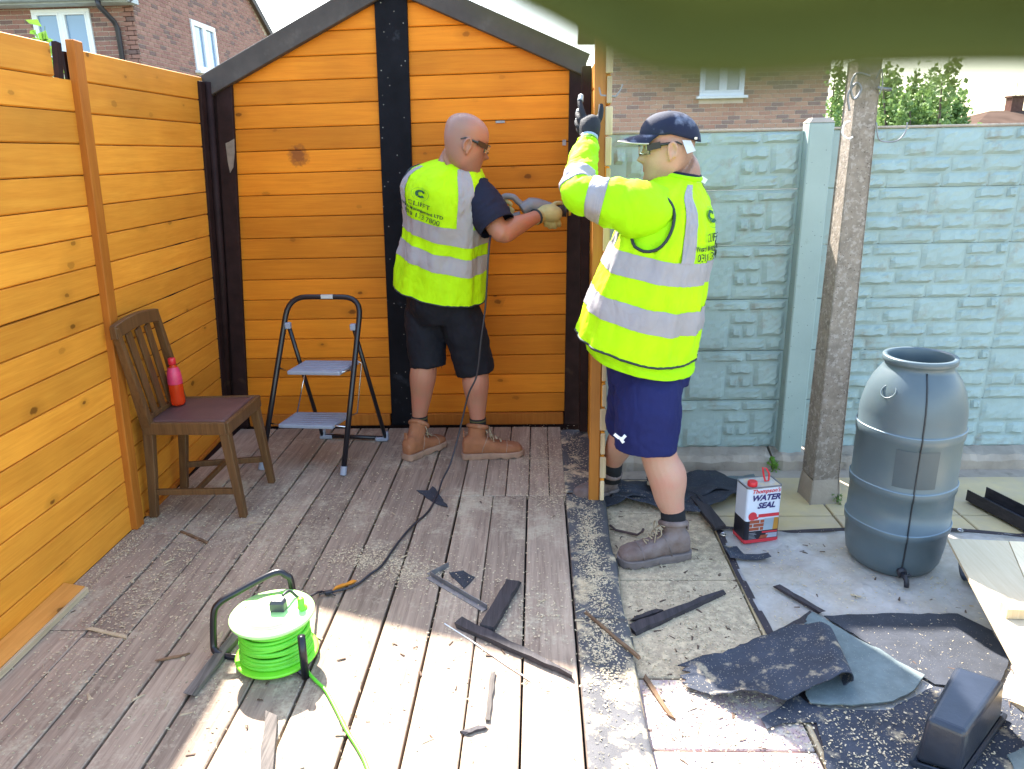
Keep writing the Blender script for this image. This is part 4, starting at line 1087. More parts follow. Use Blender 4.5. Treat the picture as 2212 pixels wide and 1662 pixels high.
# heap of felt behind the man in the cap
hp = [((.42, 3.40), .34, .22, .3, .05, FELT, 'dark felt offcut behind the far boot of the man in the cap'), ((.56, 3.30), .42, .14, -.35, .035, FELT_DUSTY, 'sawdusty black felt strip heaped left of the man in shorts knee'), ((.72, 3.42), .34, .24, .15, .05, FELT, 'crumpled felt sheet below the fence behind the bare calf'), ((.86, 3.42), .30, .30, .5, .03, FELT, 'dark felt sheet lying between bare leg and the water seal tin')]
for i, ((x, y), w, d, rot, hgt, mt, lb) in enumerate(hp):
    def fn(u, v, x=x, y=y, w=w, d=d, rot=rot, hgt=hgt, i=i):
        a, b = (u - .5) * w, (v - .5) * d
        z = .008 + .018 * i * .6 + hgt * (math.sin(u * 3.1 + i) ** 2 * .7 + .5 * math.sin(v * 4 + u * 3 + i) ** 2) * .8
        return (x + a * math.cos(rot) - b * math.sin(rot) + .01 * math.sin(v * 13 + i), y + a * math.sin(rot) + b * math.cos(rot) + .01 * math.sin(u * 17), z)
    s = MB(); s.sheet(fn, 16, 12, .003); tag(obj('felt_offcut', s, mt, None, True), lb, 'roofing felt', 'felt offcuts below the fence')
scrap('felt_batten', 'dark felted batten sloping down between the bare leg and the tin', 'batten', (.74, 3.46), (.80, 3.02), .06, .02, OLDB, z=.02, seed=61)
flatpiece('felt_sheet', 'grey green felt rectangle on the ground behind the tin', 'roofing felt', [(.90, 3.60), (1.12, 3.62), (1.10, 3.36), (.98, 3.36)], FELT_GREEN, z=.004, t=.004, seed=15, curl=.01)
flatpiece('felt_scrap', 'bent black felt scrap in front of the tin', 'roofing felt', [(.781, 2.87), (.84, 2.86), (.85, 2.81), (.953, 2.80), (.95, 2.755), (.79, 2.77)], FELT_DUSTY, z=.014, seed=16, curl=.016)

# ------------------------------------------------------------------ tin of water seal
A = Vector((.880, 2.905, .012)); B = Vector((1.036, 2.940, .012)); uu = (B - A); W = uu.length; uu.normalize(); nn = Vector((uu.y, -uu.x, 0)); DP = .105
H = .262
tin = thing('sealant_tin', 'white and black sealant tin with red cap and red wire handle', 'tin', A + uu * W / 2 - nn * DP / 2)
def tinp(x, z, d): return A + uu * x - nn * d + Vector((0, 0, z))
def rrect(x0, x1, d0, d1, z, r=.012, n=4):
    q = []
    for (cx, cy, a0) in ((x0 + r, d0 + r, 180), (x1 - r, d0 + r, 270), (x1 - r, d1 - r, 0), (x0 + r, d1 - r, 90)):
        for k in range(n + 1):
            a = R(a0 + 90 * k / n); q.append(tinp(cx + r * math.cos(a), z, cy + r * math.sin(a)))
    return q
s = MB(); s.loft([rrect(0, W, 0, DP, .008), rrect(0, W, 0, DP, H * .44), rrect(0, W, 0, DP, H - .004), rrect(.003, W - .003, .003, DP - .003, H - .004)]); obj('body', s, TINWHITE, tin)
s = MB(); s.loft([rrect(-.001, W + .001, -.001, DP + .001, .008), rrect(-.001, W + .001, -.001, DP + .001, H * .40), rrect(0, W, 0, DP, H * .40)], False, False); obj('black_band', s, TINBLACK, tin)
s = MB(); s.loft([rrect(-.002, W + .002, -.002, DP + .002, 0), rrect(-.002, W + .002, -.002, DP + .002, .016), rrect(0, W, 0, DP, .016)], True, False); obj('red_base', s, RED_INK, tin)
s = MB(); s.loft([rrect(-.001, W + .001, -.001, DP + .001, H - .006), rrect(-.001, W + .001, -.001, DP + .001, H), rrect(.004, W - .004, .004, DP - .004, H), rrect(.004, W - .004, .004, DP - .004, H - .006)], False, False); obj('rim', s, METAL, tin)
s = MB(); s.loft([rrect(.003, W - .003, .003, DP - .003, H - .007), rrect(.004, W - .004, .004, DP - .004, H - .003)]); obj('dusty_top', s, plain('dusty_tin_top', (.45, .43, .40), .8, .2, 30, dirt=(.55, .45, .3), dirt_s=20, dirt_lo=.5, dirt_hi=.6), tin)
s = MB(); s.lathe([(.020, -.002), (.021, 0), (.021, .016), (.018, .019), (.012, .0175)], tinp(.034, H, .028), 20); obj('screw_cap', s, RED, tin, True)
hw = [tinp(.105, H + .002, .05), tinp(.098, H + .03, .055), tinp(.094, H + .062, .06), tinp(.112, H + .055, .06), tinp(.124, H + .032, .055), tinp(.121, H + .002, .05)]
s = MB(); s.tube(hw, .0042, 8, closed=True); obj('wire_handle', s, RED, tin, True)
ff = lambda x, z: tinp(x, z, -.0016)
def plate(name, x0, x1, z0, z1, mat, d=-.0016, shear=0.0):
    s = MB(); s.add([tinp(x0, z0, d), tinp(x1, z0, d), tinp(x1 + shear, z1, d), tinp(x0 + shear, z1, d)], [(0, 1, 2, 3)]); return obj(name, s, mat, tin)
s = MB(); text_on(s, "Thompson's", .0265, ff, W * .53, H * .925, shear=.3, bold=.0007); obj('lettering', s, RED_INK, tin)
s = MB(); text_on(s, "WATER", .0365, ff, W * .535, H * .805, shear=.28, bold=.0016, font_w=1.05); obj('lettering', s, NAVY_INK, tin)
s = MB(); text_on(s, "SEAL", .0365, ff, W * .56, H * .665, shear=.28, bold=.0016, font_w=1.05); obj('lettering', s, NAVY_INK, tin)
plate('red_flash', W * .36, W * .96, H * .455, H * .515, RED_INK)
s = MB(); s.add([tinp(W * .19 + .02 * math.cos(a), H * .49 + .02 * math.sin(a), -.0018) for a in [i * .4488 for i in range(14)]], [tuple(range(14))]); obj('red_roundel', s, RED_INK, tin)
plate('red_flash', W * .08, W * .34, H * .43, H * .475, RED_INK, -.0022, .006)
plate('picture_mortar', W * .12, W * .55, H * .215, H * .42, plain('print_mortar', (.45, .45, .47), .4), -.0016)
PB = plain('print_brick', (.32, .07, .03), .4, .1)
for j, row in enumerate(((.12, .40), (.12, .2, .22, .55), (.12, .40))):
    z0 = .225 + j * .066
    segs = [(.12, .40), (.43, .55)] if j != 1 else [(.12, .20), (.23, .55)]
    for a_, b_ in segs: plate('picture_brick', W * a_, W * b_, H * z0, H * (z0 + .055), PB, -.0020)
plate('picture_panel', W * .52, W * .80, H * .215, H * .43, plain('print_grey', (.30, .36, .42), .4), -.0021, .004)
plate('picture_panel', W * .80, W * .955, H * .215, H * .43, plain('print_ochre', (.42, .20, .03), .4), -.0018)
plate('red_flash', W * .50, W * .95, H * .165, H * .195, RED_INK)
plate('picture_panel', W * .62, W * .95, H * .07, H * .155, plain('print_pale', (.33, .34, .42), .4))
plate('picture_brick', W * .42, W * .64, H * .07, H * .13, PB, -.0022, .008)
for j in range(5): plate('small_print', W * .12, W * (.34 - .03 * (j % 3)), H * (.075 + .025 * j), H * (.083 + .025 * j), plain('print_line', (.3, .3, .34), .5))
plate('side_note', W * .02, W * .05, H * .2, H * .21, TINBLACK) if False else None

# ------------------------------------------------------------------ water butt
wb = thing('water_butt', 'blue grey plastic water butt with open rim standing on the sheeting', 'water butt', (1.46, 2.80, .004))
WC = Vector((1.455, 2.79, .008)); WK = .93
WBM = plain('blue_grey_plastic', (.088, .120, .138), .36, .10, 4, .12, 25, dirt=(.12, .145, .14), dirt_s=3, dirt_lo=.5, dirt_hi=.8)
def wring(r, z, n=48, flat=1.0):
    q = []
    for k in range(n):
        a = 2 * math.pi * k / n; e = 3.0
        c, s__ = abs(math.cos(a)), abs(math.sin(a)); rr_ = r / ((c ** e + s__ ** e) ** (1 / e)); rr_ = r * (1 - flat) + rr_ * flat
        # body is a rounded square turned to the camera
        q.append(WC + Vector((rr_ * WK * math.cos(a + .5), rr_ * WK * math.sin(a + .5), z)))
    return q
prof = [(.150, 0, .2), (.168, .008, .25), (.184, .04, .3), (.192, .10, .35), (.196, .17, .4), (.201, .175, .4), (.203, .20, .4), (.199, .205, .4), (.197, .205, .4), (.195, .34, .4), (.200, .345, .4), (.203, .375, .4), (.199, .38, .4), (.196, .385, .4), (.195, .56, .4), (.199, .565, .4), (.202, .60, .4), (.198, .605, .4), (.196, .61, .4), (.195, .66, .38), (.190, .70, .34), (.180, .745, .25), (.162, .79, .12), (.138, .825, 0), (.130, .835, 0), (.130, .85, 0), (.138, .853, 0), (.141, .858, 0), (.141, .872, 0), (.138, .876, 0), (.124, .876, 0), (.121, .87, 0), (.121, .82, 0), (.15, .75, 0), (.17, .6, 0), (.17, .1, 0), (.1, .05, 0)]
s = MB(); s.loft([wring(r_, z_, 56, f_) for (r_, z_, f_) in prof], True, True); o = obj('barrel', s, WBM, wb, True)
for z_, r_ in ((.3775, .2035), (.203, .2035), (.602, .2025)):
    s = MB(); s.loft([wring(r_ - .004, z_ - .003, 56, .4), wring(r_ - .0002, z_ - .0015, 56, .4), wring(r_ - .0002, z_ + .0015, 56, .4), wring(r_ - .004, z_ + .003, 56, .4)], False, False); obj('rib_ring', s, plain('pale_blue_rib', (.15, .21, .26), .4, .1), wb, True)
# seam line and tap facing the camera
da = (Vector((0, 0, 0)) - Vector((WC.x, WC.y, 0))).normalized(); da = Matrix.Rotation(R(14), 3, 'Z') @ da
def on_butt(r_, z_, f_, extra=.001):
    th = math.atan2(da.y, da.x) - .5; e = 3.0; c, s__ = abs(math.cos(th)), abs(math.sin(th)); rr_ = r_ / ((c ** e + s__ ** e) ** (1 / e)); rr_ = r_ * (1 - f_) + rr_ * f_
    return WC + da * (rr_ * WK + extra) + Vector((0, 0, z_))
s = MB(); s.tube([on_butt(*p) for p in prof[1:25]], .0032, 6); obj('seam', s, plain('dark_seam', (.02, .025, .03), .5), wb, True)
t0_ = on_butt(.184, .045, .3, 0)
s = MB(); s.tube([t0_ - da * .01, t0_ + da * .02], .018, 14); obj('tap', s, BLKC, wb, True)
s = MB(); s.tube([t0_ + da * .015, t0_ + da * .055 + Vector((.01, 0, -.008)), t0_ + da * .06 + Vector((.012, 0, -.035))], .010, 10); s.tube([t0_ + da * .04 + Vector((-.0, 0, .0)), t0_ + da * .05 + Vector((.03, .01, .005))], .005, 8); obj('tap_spout', s, BLKC, wb, True)
sd = Vector((da.y, -da.x, 0))
ic = WC + sd * -.19 * 1 + Vector((0, 0, .785))
s = MB(); s.tube([WC + Vector((.14, .08, .785)), WC + Vector((.205, .115, .805))], .013, 12); obj('inlet_stub', s, plain('grey_fitting', (.3, .3, .33), .4), wb, True)
ca = Matrix.Rotation(R(-46), 3, 'Z') @ da
rm = Matrix((Vector((-ca.y, ca.x, 0)), Vector((-ca.x * .6, -ca.y * .6, .8)).normalized(), Vector((ca.x * .8, ca.y * .8, .6)).normalized())).transposed()
s = MB(); cc_ = WC + ca * .165 + Vector((0, 0, .758)); s.tube([cc_ + rm @ Vector((.028 * math.cos(i * .349), .028 * math.sin(i * .349), 0)) for i in range(18)], .003, 6, closed=True); obj('blank_ring', s, WBM, wb, True)
lab = MB(); cols = 8
th0 = math.atan2(da.y, da.x)
def butt_surf(th, z_, ex):
    t_ = th - .5; e = 3.0; c, s__ = abs(math.cos(t_)), abs(math.sin(t_)); r_ = .1955; rr_ = r_ / ((c ** e + s__ ** e) ** (1 / e)); rr_ = r_ * .6 + rr_ * .4
    return WC + Vector(((rr_ * WK + ex) * math.cos(th), (rr_ * WK + ex) * math.sin(th), z_))
lab.sheet(lambda u, v: butt_surf(th0 - .42 + .82 * u, .40 + .15 * v, .0012), 12, 2); obj('label_patch', lab, plain('darker_label_patch', (.058, .078, .090), .5, .1), wb, True)

# ------------------------------------------------------------------ black hopper, gutter lengths, ply panel at right
BP = plain('black_plastic', (.022, .027, .040), .3, .2, 12, .15, 60)
hopc = [atz(3961 * 0 + (2400 + x / 1.536) * .57604, (2100 + y / 1.536) * .57604, z) for x, y, z in ((1820, 600, .175), (2105, 690, .16), (1885, 1000, .15), (1650, 905, .165))]
cen = sum(hopc, Vector()) / 4
low = [Vector((cen.x + (p.x - cen.x) * 1.12, cen.y + (p.y - cen.y) * 1.12, .022)) for p in hopc]
s = MB(); s.loft([low, [a.lerp(b, .5) for a, b in zip(low, hopc)], hopc], True, True)
hop = thing('downpipe_hopper', 'black plastic rainwater hopper lying on felt at the lower right', 'hopper', (cen.x, cen.y, .02))
o = obj('hopper_body', s, BP, hop); mm = o.modifiers.new('b', 'BEVEL'); mm.width = .016; mm.segments = 4; mm.limit_method = 'ANGLE'; mm.angle_limit = R(35)
rimv = [Vector((cen.x + (p.x - cen.x) * 1.17, cen.y + (p.y - cen.y) * 1.17, .022)) for p in hopc]
s = MB(); s.tube(rimv, .010, 6, closed=True); obj('hopper_rim', s, BP, hop)
gt = thing('gutter_length', 'dark square gutter length lying on the paving right of the water butt', 'gutter', (2.15, 3.1, 0))
ga, gb = Vector((2.10, 3.335, .012)), Vector((2.25, 2.80, .012)); gd = (gb - ga).normalized(); gx = Vector((-gd.y, gd.x, 0))
for (o_, h_, nm) in ((-.055, .055, 'side'), (.055, .055, 'side')):
    s = MB(); s.bar(ga + gx * o_ + Vector((0, 0, h_ / 2)), gb + gx * o_ + Vector((0, 0, h_ / 2)), .004, h_); obj(nm, s, OLDB, gt)
s = MB(); s.bar(ga, gb, .106, .004); obj('trough', s, BP, gt)
# ply panel resting on battens
K = .235
pa, pb_, pc_, pd_ = atz(2047, 1163, K), atz(2300, 1640, K - .06), atz(2520, 1640, K - .06), atz(2420, 1180, K)
PLY = woodmat('raw_plywood', (.74, .61, .42), (.64, .50, .32), 1, knots=False, rough=.8)
pp = thing('plywood_panel', 'sunlit raw board panel with batten at the right edge', 'board', ((pa + pd_) / 2))
m_ = pa.lerp(pd_, .36); mb_ = pb_.lerp(pc_, .36)
s = MB(); s.slab([pa, pb_, mb_ - (pd_ - pa).normalized() * .002, m_ - (pd_ - pa).normalized() * .002], (0, 0, 1), .012); obj('board', s, PLY, pp)
s = MB(); s.slab([m_ + (pd_ - pa).normalized() * .002, mb_ + (pd_ - pa).normalized() * .002, pc_, pd_], (0, 0, 1), .012); obj('board', s, PLY, pp)
bq = pa.lerp(pb_, .44); bq2 = pd_.lerp(pc_, .44)
s = MB(); s.bar(bq.lerp(bq2, .10) + Vector((0, 0, .018)), bq.lerp(bq2, .98) + Vector((0, 0, .018)), .045, .034); obj('batten', s, CUT_WOOD, pp)
for f in (.12, .8):
    q_ = pa.lerp(pb_, f).lerp(pd_.lerp(pc_, f), .55); s = MB(); s.bbox((q_.x - .15, q_.y - .03, .006), (q_.x + .25, q_.y + .03, q_.z - .0135)); obj('support_block', s, OLDB, pp)
# curved black gutter end under the panel
ge = MB(); g0 = atz(2085, 1280, 0)
def gef(u, v):
    a = math.pi * (.05 + .9 * u); return (g0.x + .02 + .11 * v + .0 * u, g0.y + .01 - .055 * math.cos(a) + .05, .006 + .115 - .11 * math.sin(a) * .95 + .0)
ge.sheet(gef, 14, 3, .004); tag(obj('gutter_end', ge, BP, None, True), 'curved black gutter piece under the plywood corner beside the butt', 'gutter')
flatpiece('felt_scrap', 'pale green felt corner at the very bottom right', 'roofing felt', [(1.30, 1.72), (1.42, 1.78), (1.45, 1.5), (1.25, 1.5)], FELT_GREEN, z=.012, t=.004, seed=18)
scrap('pale_offcut', 'pale timber offcut beside the black hopper', 'timber', (1.46, 1.93), (1.52, 1.72), .05, .02, PALE, z=.012, seed=71)

# ------------------------------------------------------------------ people
from mathutils import noise as mnoise
def fabric(name, c, rough=.8, var=.06, bump=.25, bs=500, fold=.0, sheen=.0):
    m, nt, b = newmat(name); N = NT(nt); co = N.pos()
    k = N.ramp(N.noise(co, 7, 5), .3, .7, 1 - var, 1 + var)
    sc_ = N.n('VectorMath', operation='SCALE'); sc_.inputs[0].default_value = c; nt.links.new(k, sc_.inputs['Scale']); nt.links.new(sc_.outputs[0], b.inputs['Base Color'])
    b.inputs['Roughness'].default_value = rough; b.inputs['Specular IOR Level'].default_value = .25
    f1 = N.noise(N.scale(co, (1.0, 1.0, .5)), 8, 2, .5, 1.0); f1 = N.math('ABSOLUTE', N.math('SUBTRACT', f1, .5))
    f2 = N.noise(co, 18, 2, .5, .8)
    h = N.math('ADD', N.math('MULTIPLY', f1, 1.6), N.math('MULTIPLY', f2, .35))
    bp = N.n('Bump'); nt.links.new(h, bp.inputs['Height']); bp.inputs['Strength'].default_value = .32; bp.inputs['Distance'].default_value = .03
    bp2 = N.n('Bump'); nt.links.new(N.noise(co, bs, 3), bp2.inputs['Height']); bp2.inputs['Strength'].default_value = bump; bp2.inputs['Distance'].default_value = .002
    nt.links.new(bp.outputs[0], bp2.inputs['Normal']); nt.links.new(bp2.outputs[0], b.inputs['Normal'])
    return m
HIVIS = fabric('hi_vis_yellow', (.44, .76, .0), .75, .09)
HIVIS2 = fabric('hi_vis_yellow_sleeve', (.36, .76, .0), .75, .09)
REFL = fabric('silver_reflective_tape', (.33, .305, .315), .5)
PIPING = plain('dark_piping', (.02, .028, .03), .7)
NAVY = fabric('navy_cotton', (.012, .014, .032))
BLACKSH = fabric('black_shorts_cloth', (.008, .0085, .014))
BLUESH = fabric('blue_shorts_cloth', (.011, .015, .088))
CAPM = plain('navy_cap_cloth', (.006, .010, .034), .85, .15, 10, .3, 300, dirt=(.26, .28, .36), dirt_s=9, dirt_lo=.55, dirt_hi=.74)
GLOVE_B = plain('black_knit_glove', (.008, .008, .012), .75, .3, 40, .5, 300)
GLOVE_TIP = plain('worn_grey_coating', (.34, .35, .34), .7, .3, 60)
GLOVE_Y = plain('pale_leather_glove', (.42, .38, .17), .8, .15, 25, .3, 120)
SOCK = plain('black_sock', (.008, .008, .010), .9, .2, 60, .4, 300)
BOOT1 = plain('tan_suede_boot', (.30, .115, .050), .85, .18, 14, .4, 160, dirt=(.40, .25, .17), dirt_s=12, dirt_lo=.55, dirt_hi=.8)
SOLE1 = plain('tan_boot_sole', (.33, .20, .14), .85, .2, 20, .4, 100)
BOOT2 = plain('dusty_brown_boot', (.155, .105, .088), .85, .22, 11, .4, 160, dirt=(.23, .185, .175), dirt_s=9, dirt_lo=.45, dirt_hi=.7)
SOLE2 = plain('dusty_grey_sole', (.17, .135, .125), .9, .2, 20, .4, 100)
LACE = plain('pale_lace', (.33, .26, .17), .85, .1)
def skinmat(name, base, red, dark, zones=()):
    m, nt, b = newmat(name); N = NT(nt); p = N.pos()
    c = N.mix(N.ramp(N.noise(p, 9, 5, .6), .4, .65), base, red)
    c = N.mix(N.ramp(N.noise(p, 160, 3, .6), .55, .75, 0, .25), c, dark)
    for (cen, nrm, lo, hi, amt, hc) in zones:          # cropped hair and stubble, by a plane through the head
        d_ = N.n('VectorMath', operation='DOT_PRODUCT'); nt.links.new(N.vmath('SUBTRACT', p, tuple(cen)), d_.inputs[0]); d_.inputs[1].default_value = tuple(Vector(nrm).normalized())
        near = N.n('VectorMath', operation='DISTANCE'); nt.links.new(p, near.inputs[0]); near.inputs[1].default_value = tuple(cen)
        mk = N.math('MULTIPLY', N.ramp(N.math('ADD', d_.outputs['Value'], N.math('MULTIPLY', N.math('SUBTRACT', N.noise(p, 60, 3), .5), .02)), lo, hi), N.ramp(near.outputs['Value'], .15, .17, 1, 0))
        mk = N.math('MULTIPLY', mk, N.ramp(N.noise(p, 420, 2), .3, .7, amt * .55, amt * 1.2))
        c = N.mix(mk, c, hc)
    nt.links.new(c, b.inputs['Base Color']); b.inputs['Roughness'].default_value = .5
    b.inputs['Subsurface Weight'].default_value = .12; b.inputs['Subsurface Radius'].default_value = (.01, .004, .002)
    nt.links.new(N.bump(N.noise(p, 220, 4, .6), .15, .002), b.inputs['Normal'])
    return m
hc1, hc2 = aty(1005, 311, 3.80), aty(1444, 323, 3.03)
SKIN1 = skinmat('tanned_skin', (.38, .180, .115), (.43, .165, .110), (.25, .105, .07), ((hc1, (-.75, -.35, .35), .0, .06, .5, (.20, .15, .14)), (hc1, (.55, .1, -1), .055, .085, .5, (.12, .075, .055))))
SKIN2 = skinmat('fair_skin', (.50, .290, .205), (.53, .25, .185), (.35, .19, .13), ((hc2, (1, 0, -.15), .03, .06, .55, (.12, .075, .05)), (hc2, (-.35, 0, -1), .055, .085, .4, (.20, .12, .08))))

def V3(*a): return Vector(a)
def catmull(vals, t):
    n = len(vals) - 1; x = max(0, min(t, 1)) * n; i = min(int(x), n - 1); f = x - i
    a, b, c, d = vals[max(i - 1, 0)], vals[i], vals[i + 1], vals[min(i + 2, n)]
    return .5 * ((2 * b) + (c - a) * f + (2 * a - 5 * b + 4 * c - d) * f * f + (3 * b - a - 3 * c + d) * f ** 3)
class Torso:
    """surface round a leaning spine; th = angle from the middle of the back towards the person's right, v = 0 hem .. 1 neck"""
    def __init__(s, centres, right, a, b, tilts, fold=.008, seed=0, lean=0.0, p=2.3):
        s.c = [Vector(q) for q in centres]; s.r = Vector(right).normalized(); s.a = a; s.b = b; s.tl = tilts; s.fold = fold; s.seed = seed; s.p = p
    def frame(s, v):
        c = catmull(s.c, v); t = catmull(s.c, min(v + .02, 1)) - catmull(s.c, max(v - .02, 0)); t.normalize()
        roll, pitch = catmull([Vector((q[0], q[1], 0)) for q in s.tl], v)[:2]
        upv = Vector((0, 0, 1)); bk = Vector((s.r.y, -s.r.x, 0))
        # ring plane: tilted from level by roll (right side down) and pitch (back down)
        rr_ = (s.r * math.cos(roll) - upv * math.sin(roll)); bb = (bk * math.cos(pitch) - upv * math.sin(pitch))
        return c, rr_, bb
    def pt(s, th, v, off=0.0, sc_=1.0):
        th = math.remainder(th, 2 * math.pi)
        c, rr_, bb = s.frame(v)
        a, b = catmull(s.a, v) * sc_ + off, catmull(s.b, v) * sc_ + off
        e = 2.0 / s.p; sn, cs = math.sin(th), math.cos(th)
        x = a * math.copysign(abs(sn) ** e, sn); y = b * math.copysign(abs(cs) ** e, cs)
        w = 0.0
        if s.fold:
            k = 1.0 - .75 * max(0, (v - .6) / .4)
            q = Vector((math.sin(th) * 2.1 + s.seed, math.cos(th) * 2.1, v * 2.4 - th * .25))
            w = s.fold * k * (mnoise.noise(q * 1.6) * 1.3 + .55 * (1 - abs(mnoise.noise(q * 3.4))) - .3)
            w += s.fold * .45 * k * math.sin(th * 6 + 4 * mnoise.noise(q) + v * 5) * max(0, 1 - v * 1.4)
            w += s.fold * .35 * k * (1 - 2 * abs(mnoise.noise(q * 6.1)))
        d = rr_ * x + bb * y; L = d.length or 1
        return c + d * (1 + w / L)
def torso_grid(T, mat, name, parent, v0, v1, holes=(), off=0.0, sc_=1.0, nu=110, nv=84, solid=.003, th0=0, th1=2 * math.pi):
    s = MB(); full = abs(th1 - th0 - 2 * math.pi) < 1e-6
    P_ = [[T.pt(th0 + (th1 - th0) * i / nu, v0 + (v1 - v0) * j / nv, off, sc_) for i in range(nu if full else nu + 1)] for j in range(nv + 1)]
    n = len(P_[0]); fs = []
    for j in range(nv):
        for i in range(n if full else n - 1):
            th = th0 + (th1 - th0) * (i + .5) / nu; v = v0 + (v1 - v0) * (j + .5) / nv
            if any((math.remainder(th - h[0], 2 * math.pi) / h[2]) ** 2 + ((v - h[1]) / h[3]) ** 2 < 1 for h in holes): continue
            fs.append((j * n + i, j * n + (i + 1) % n, (j + 1) * n + (i + 1) % n, (j + 1) * n + i))
    s.add([p for r_ in P_ for p in r_], fs)
    o = obj(name, s, mat, parent, True)
    if solid:
        m = o.modifiers.new('solid', 'SOLIDIFY'); m.thickness = solid; m.offset = 0
    return o
def torso_strip(T, mat, name, parent, v0, v1, th0=0, th1=2 * math.pi, off=.004, nu=110, nv=6, holes=(), vs=None):
    s = MB(); full = abs(th1 - th0 - 2 * math.pi) < 1e-6
    n = nu if full else nu + 1; P_ = []
    for j in range(nv + 1):
        for i in range(n):
            f = i / nu; th = th0 + (th1 - th0) * f; v = v0 + (v1 - v0) * j / nv
            P_.append(T.pt(th, v, off))
    fs = []
    for j in range(nv):
        for i in range(n if full else n - 1):
            th = th0 + (th1 - th0) * (i + .5) / nu; v = v0 + (v1 - v0) * (j + .5) / nv
            if any((math.remainder(th - h[0], 2 * math.pi) / h[2]) ** 2 + ((v - h[1]) / h[3]) ** 2 < 1 for h in holes): continue
            fs.append((j * n + i, j * n + (i + 1) % n, (j + 1) * n + (i + 1) % n, (j + 1) * n + i))
    s.add(P_, fs); return obj(name, s, mat, parent, True)
def remesh(o, vox, smooth=4):
    m = o.modifiers.new('skin', 'REMESH'); m.mode = 'VOXEL'; m.voxel_size = vox; m.use_smooth_shade = True
    m = o.modifiers.new('soft', 'SMOOTH'); m.factor = .5; m.iterations = smooth
    return o

def head_geo(s, C, fwd, upv, k=1.0):
    """head with face; C = centre, fwd = facing, upv = up"""
    f = Vector(fwd).normalized(); z = (Vector(upv) - f * Vector(upv).dot(f)).normalized(); x = f.cross(z)
    W3 = lambda p: C + (x * p[0] + f * p[1] + z * p[2]) * k
    tab = [(-.121, .062, .020, .012), (-.114, .080, .0, .034), (-.104, .090, -.018, .047), (-.09, .092, -.040, .056), (-.072, .090, -.058, .062), (-.055, .091, -.070, .066), (-.035, .090, -.080, .069), (-.012, .088, -.089, .072), (.012, .086, -.096, .074), (.034, .090, -.099, .076), (.058, .088, -.100, .0765), (.080, .078, -.094, .072), (.098, .060, -.080, .062), (.110, .038, -.060, .047), (.118, .012, -.034, .026), (.1205, -.005, -.016, .008)]
    rings = []; n = 40; m = 44
    zs = [t[0] for t in tab]
    for i in range(m):
        t = i / (m - 1); zz, yf, yb, w = catmull([Vector(q) for q in tab], t)
        ring = []
        for j in range(n):
            a = 2 * math.pi * j / n; e = 2 / 2.25
            cx = math.copysign(abs(math.sin(a)) ** e, math.sin(a)); cy = math.copysign(abs(math.cos(a)) ** e, math.cos(a))
            px_, py_ = w * cx, (yf + yb) / 2 + (yf - yb) / 2 * cy
            if cy > 0:
                g = lambda x0, z0, sx, sz: math.exp(-((px_ - x0) / sx) ** 2 - ((zz - z0) / sz) ** 2)
                d = 0
                if -.046 < zz < .03:
                    q = (.03 - zz) / .063; nose = .033 * min(1, q) ** 1.15 if zz > -.033 else .033 * max(0, (zz + .046) / .013)
                    d += nose * math.exp(-(px_ / (.0095 + .006 * min(1, max(0, q)))) ** 2)
                d -= .010 * (g(.031, .014, .014, .010) + g(-.031, .014, .014, .010))
                d += .005 * (g(.028, .034, .022, .008) + g(-.028, .034, .022, .008))
                d += .006 * g(0, -.056, .020, .0055) + .006 * g(0, -.069, .018, .0055) - .003 * g(0, -.0625, .02, .003)
                d += .006 * g(0, -.098, .018, .012) - .003 * g(0, -.083, .02, .006)
                py_ += d * cy
            ring.append(W3((px_, py_, zz)))
        rings.append(ring)
    s.loft(rings)
    for sg in (-1, 1):
        c = (sg * .0755, -.012, -.004); pth = []
        for i in range(13):
            a = R(-70) + R(300) * i / 12; pth.append(W3((c[0] + sg * (.011 + .004 * math.sin(a)), c[1] - .016 * math.cos(a) * 1.0, c[2] + .028 * math.sin(a))))
        s.tube(pth, [.0045 * k * 1.15] * 13, 7)
        s.lathe([(.002, -.008), (.015, -.006), (.0165, .004), (.013, .009), (.002, .006)], W3(c), 12, Matrix((f, z * 1.65, x * sg)).transposed() * k)
        s.tube([W3((c[0] + sg * .004, c[1] + .013, c[2] - .026)), W3((c[0] + sg * .003, c[1] + .006, c[2] - .036))], .007 * k, 7)
    return W3

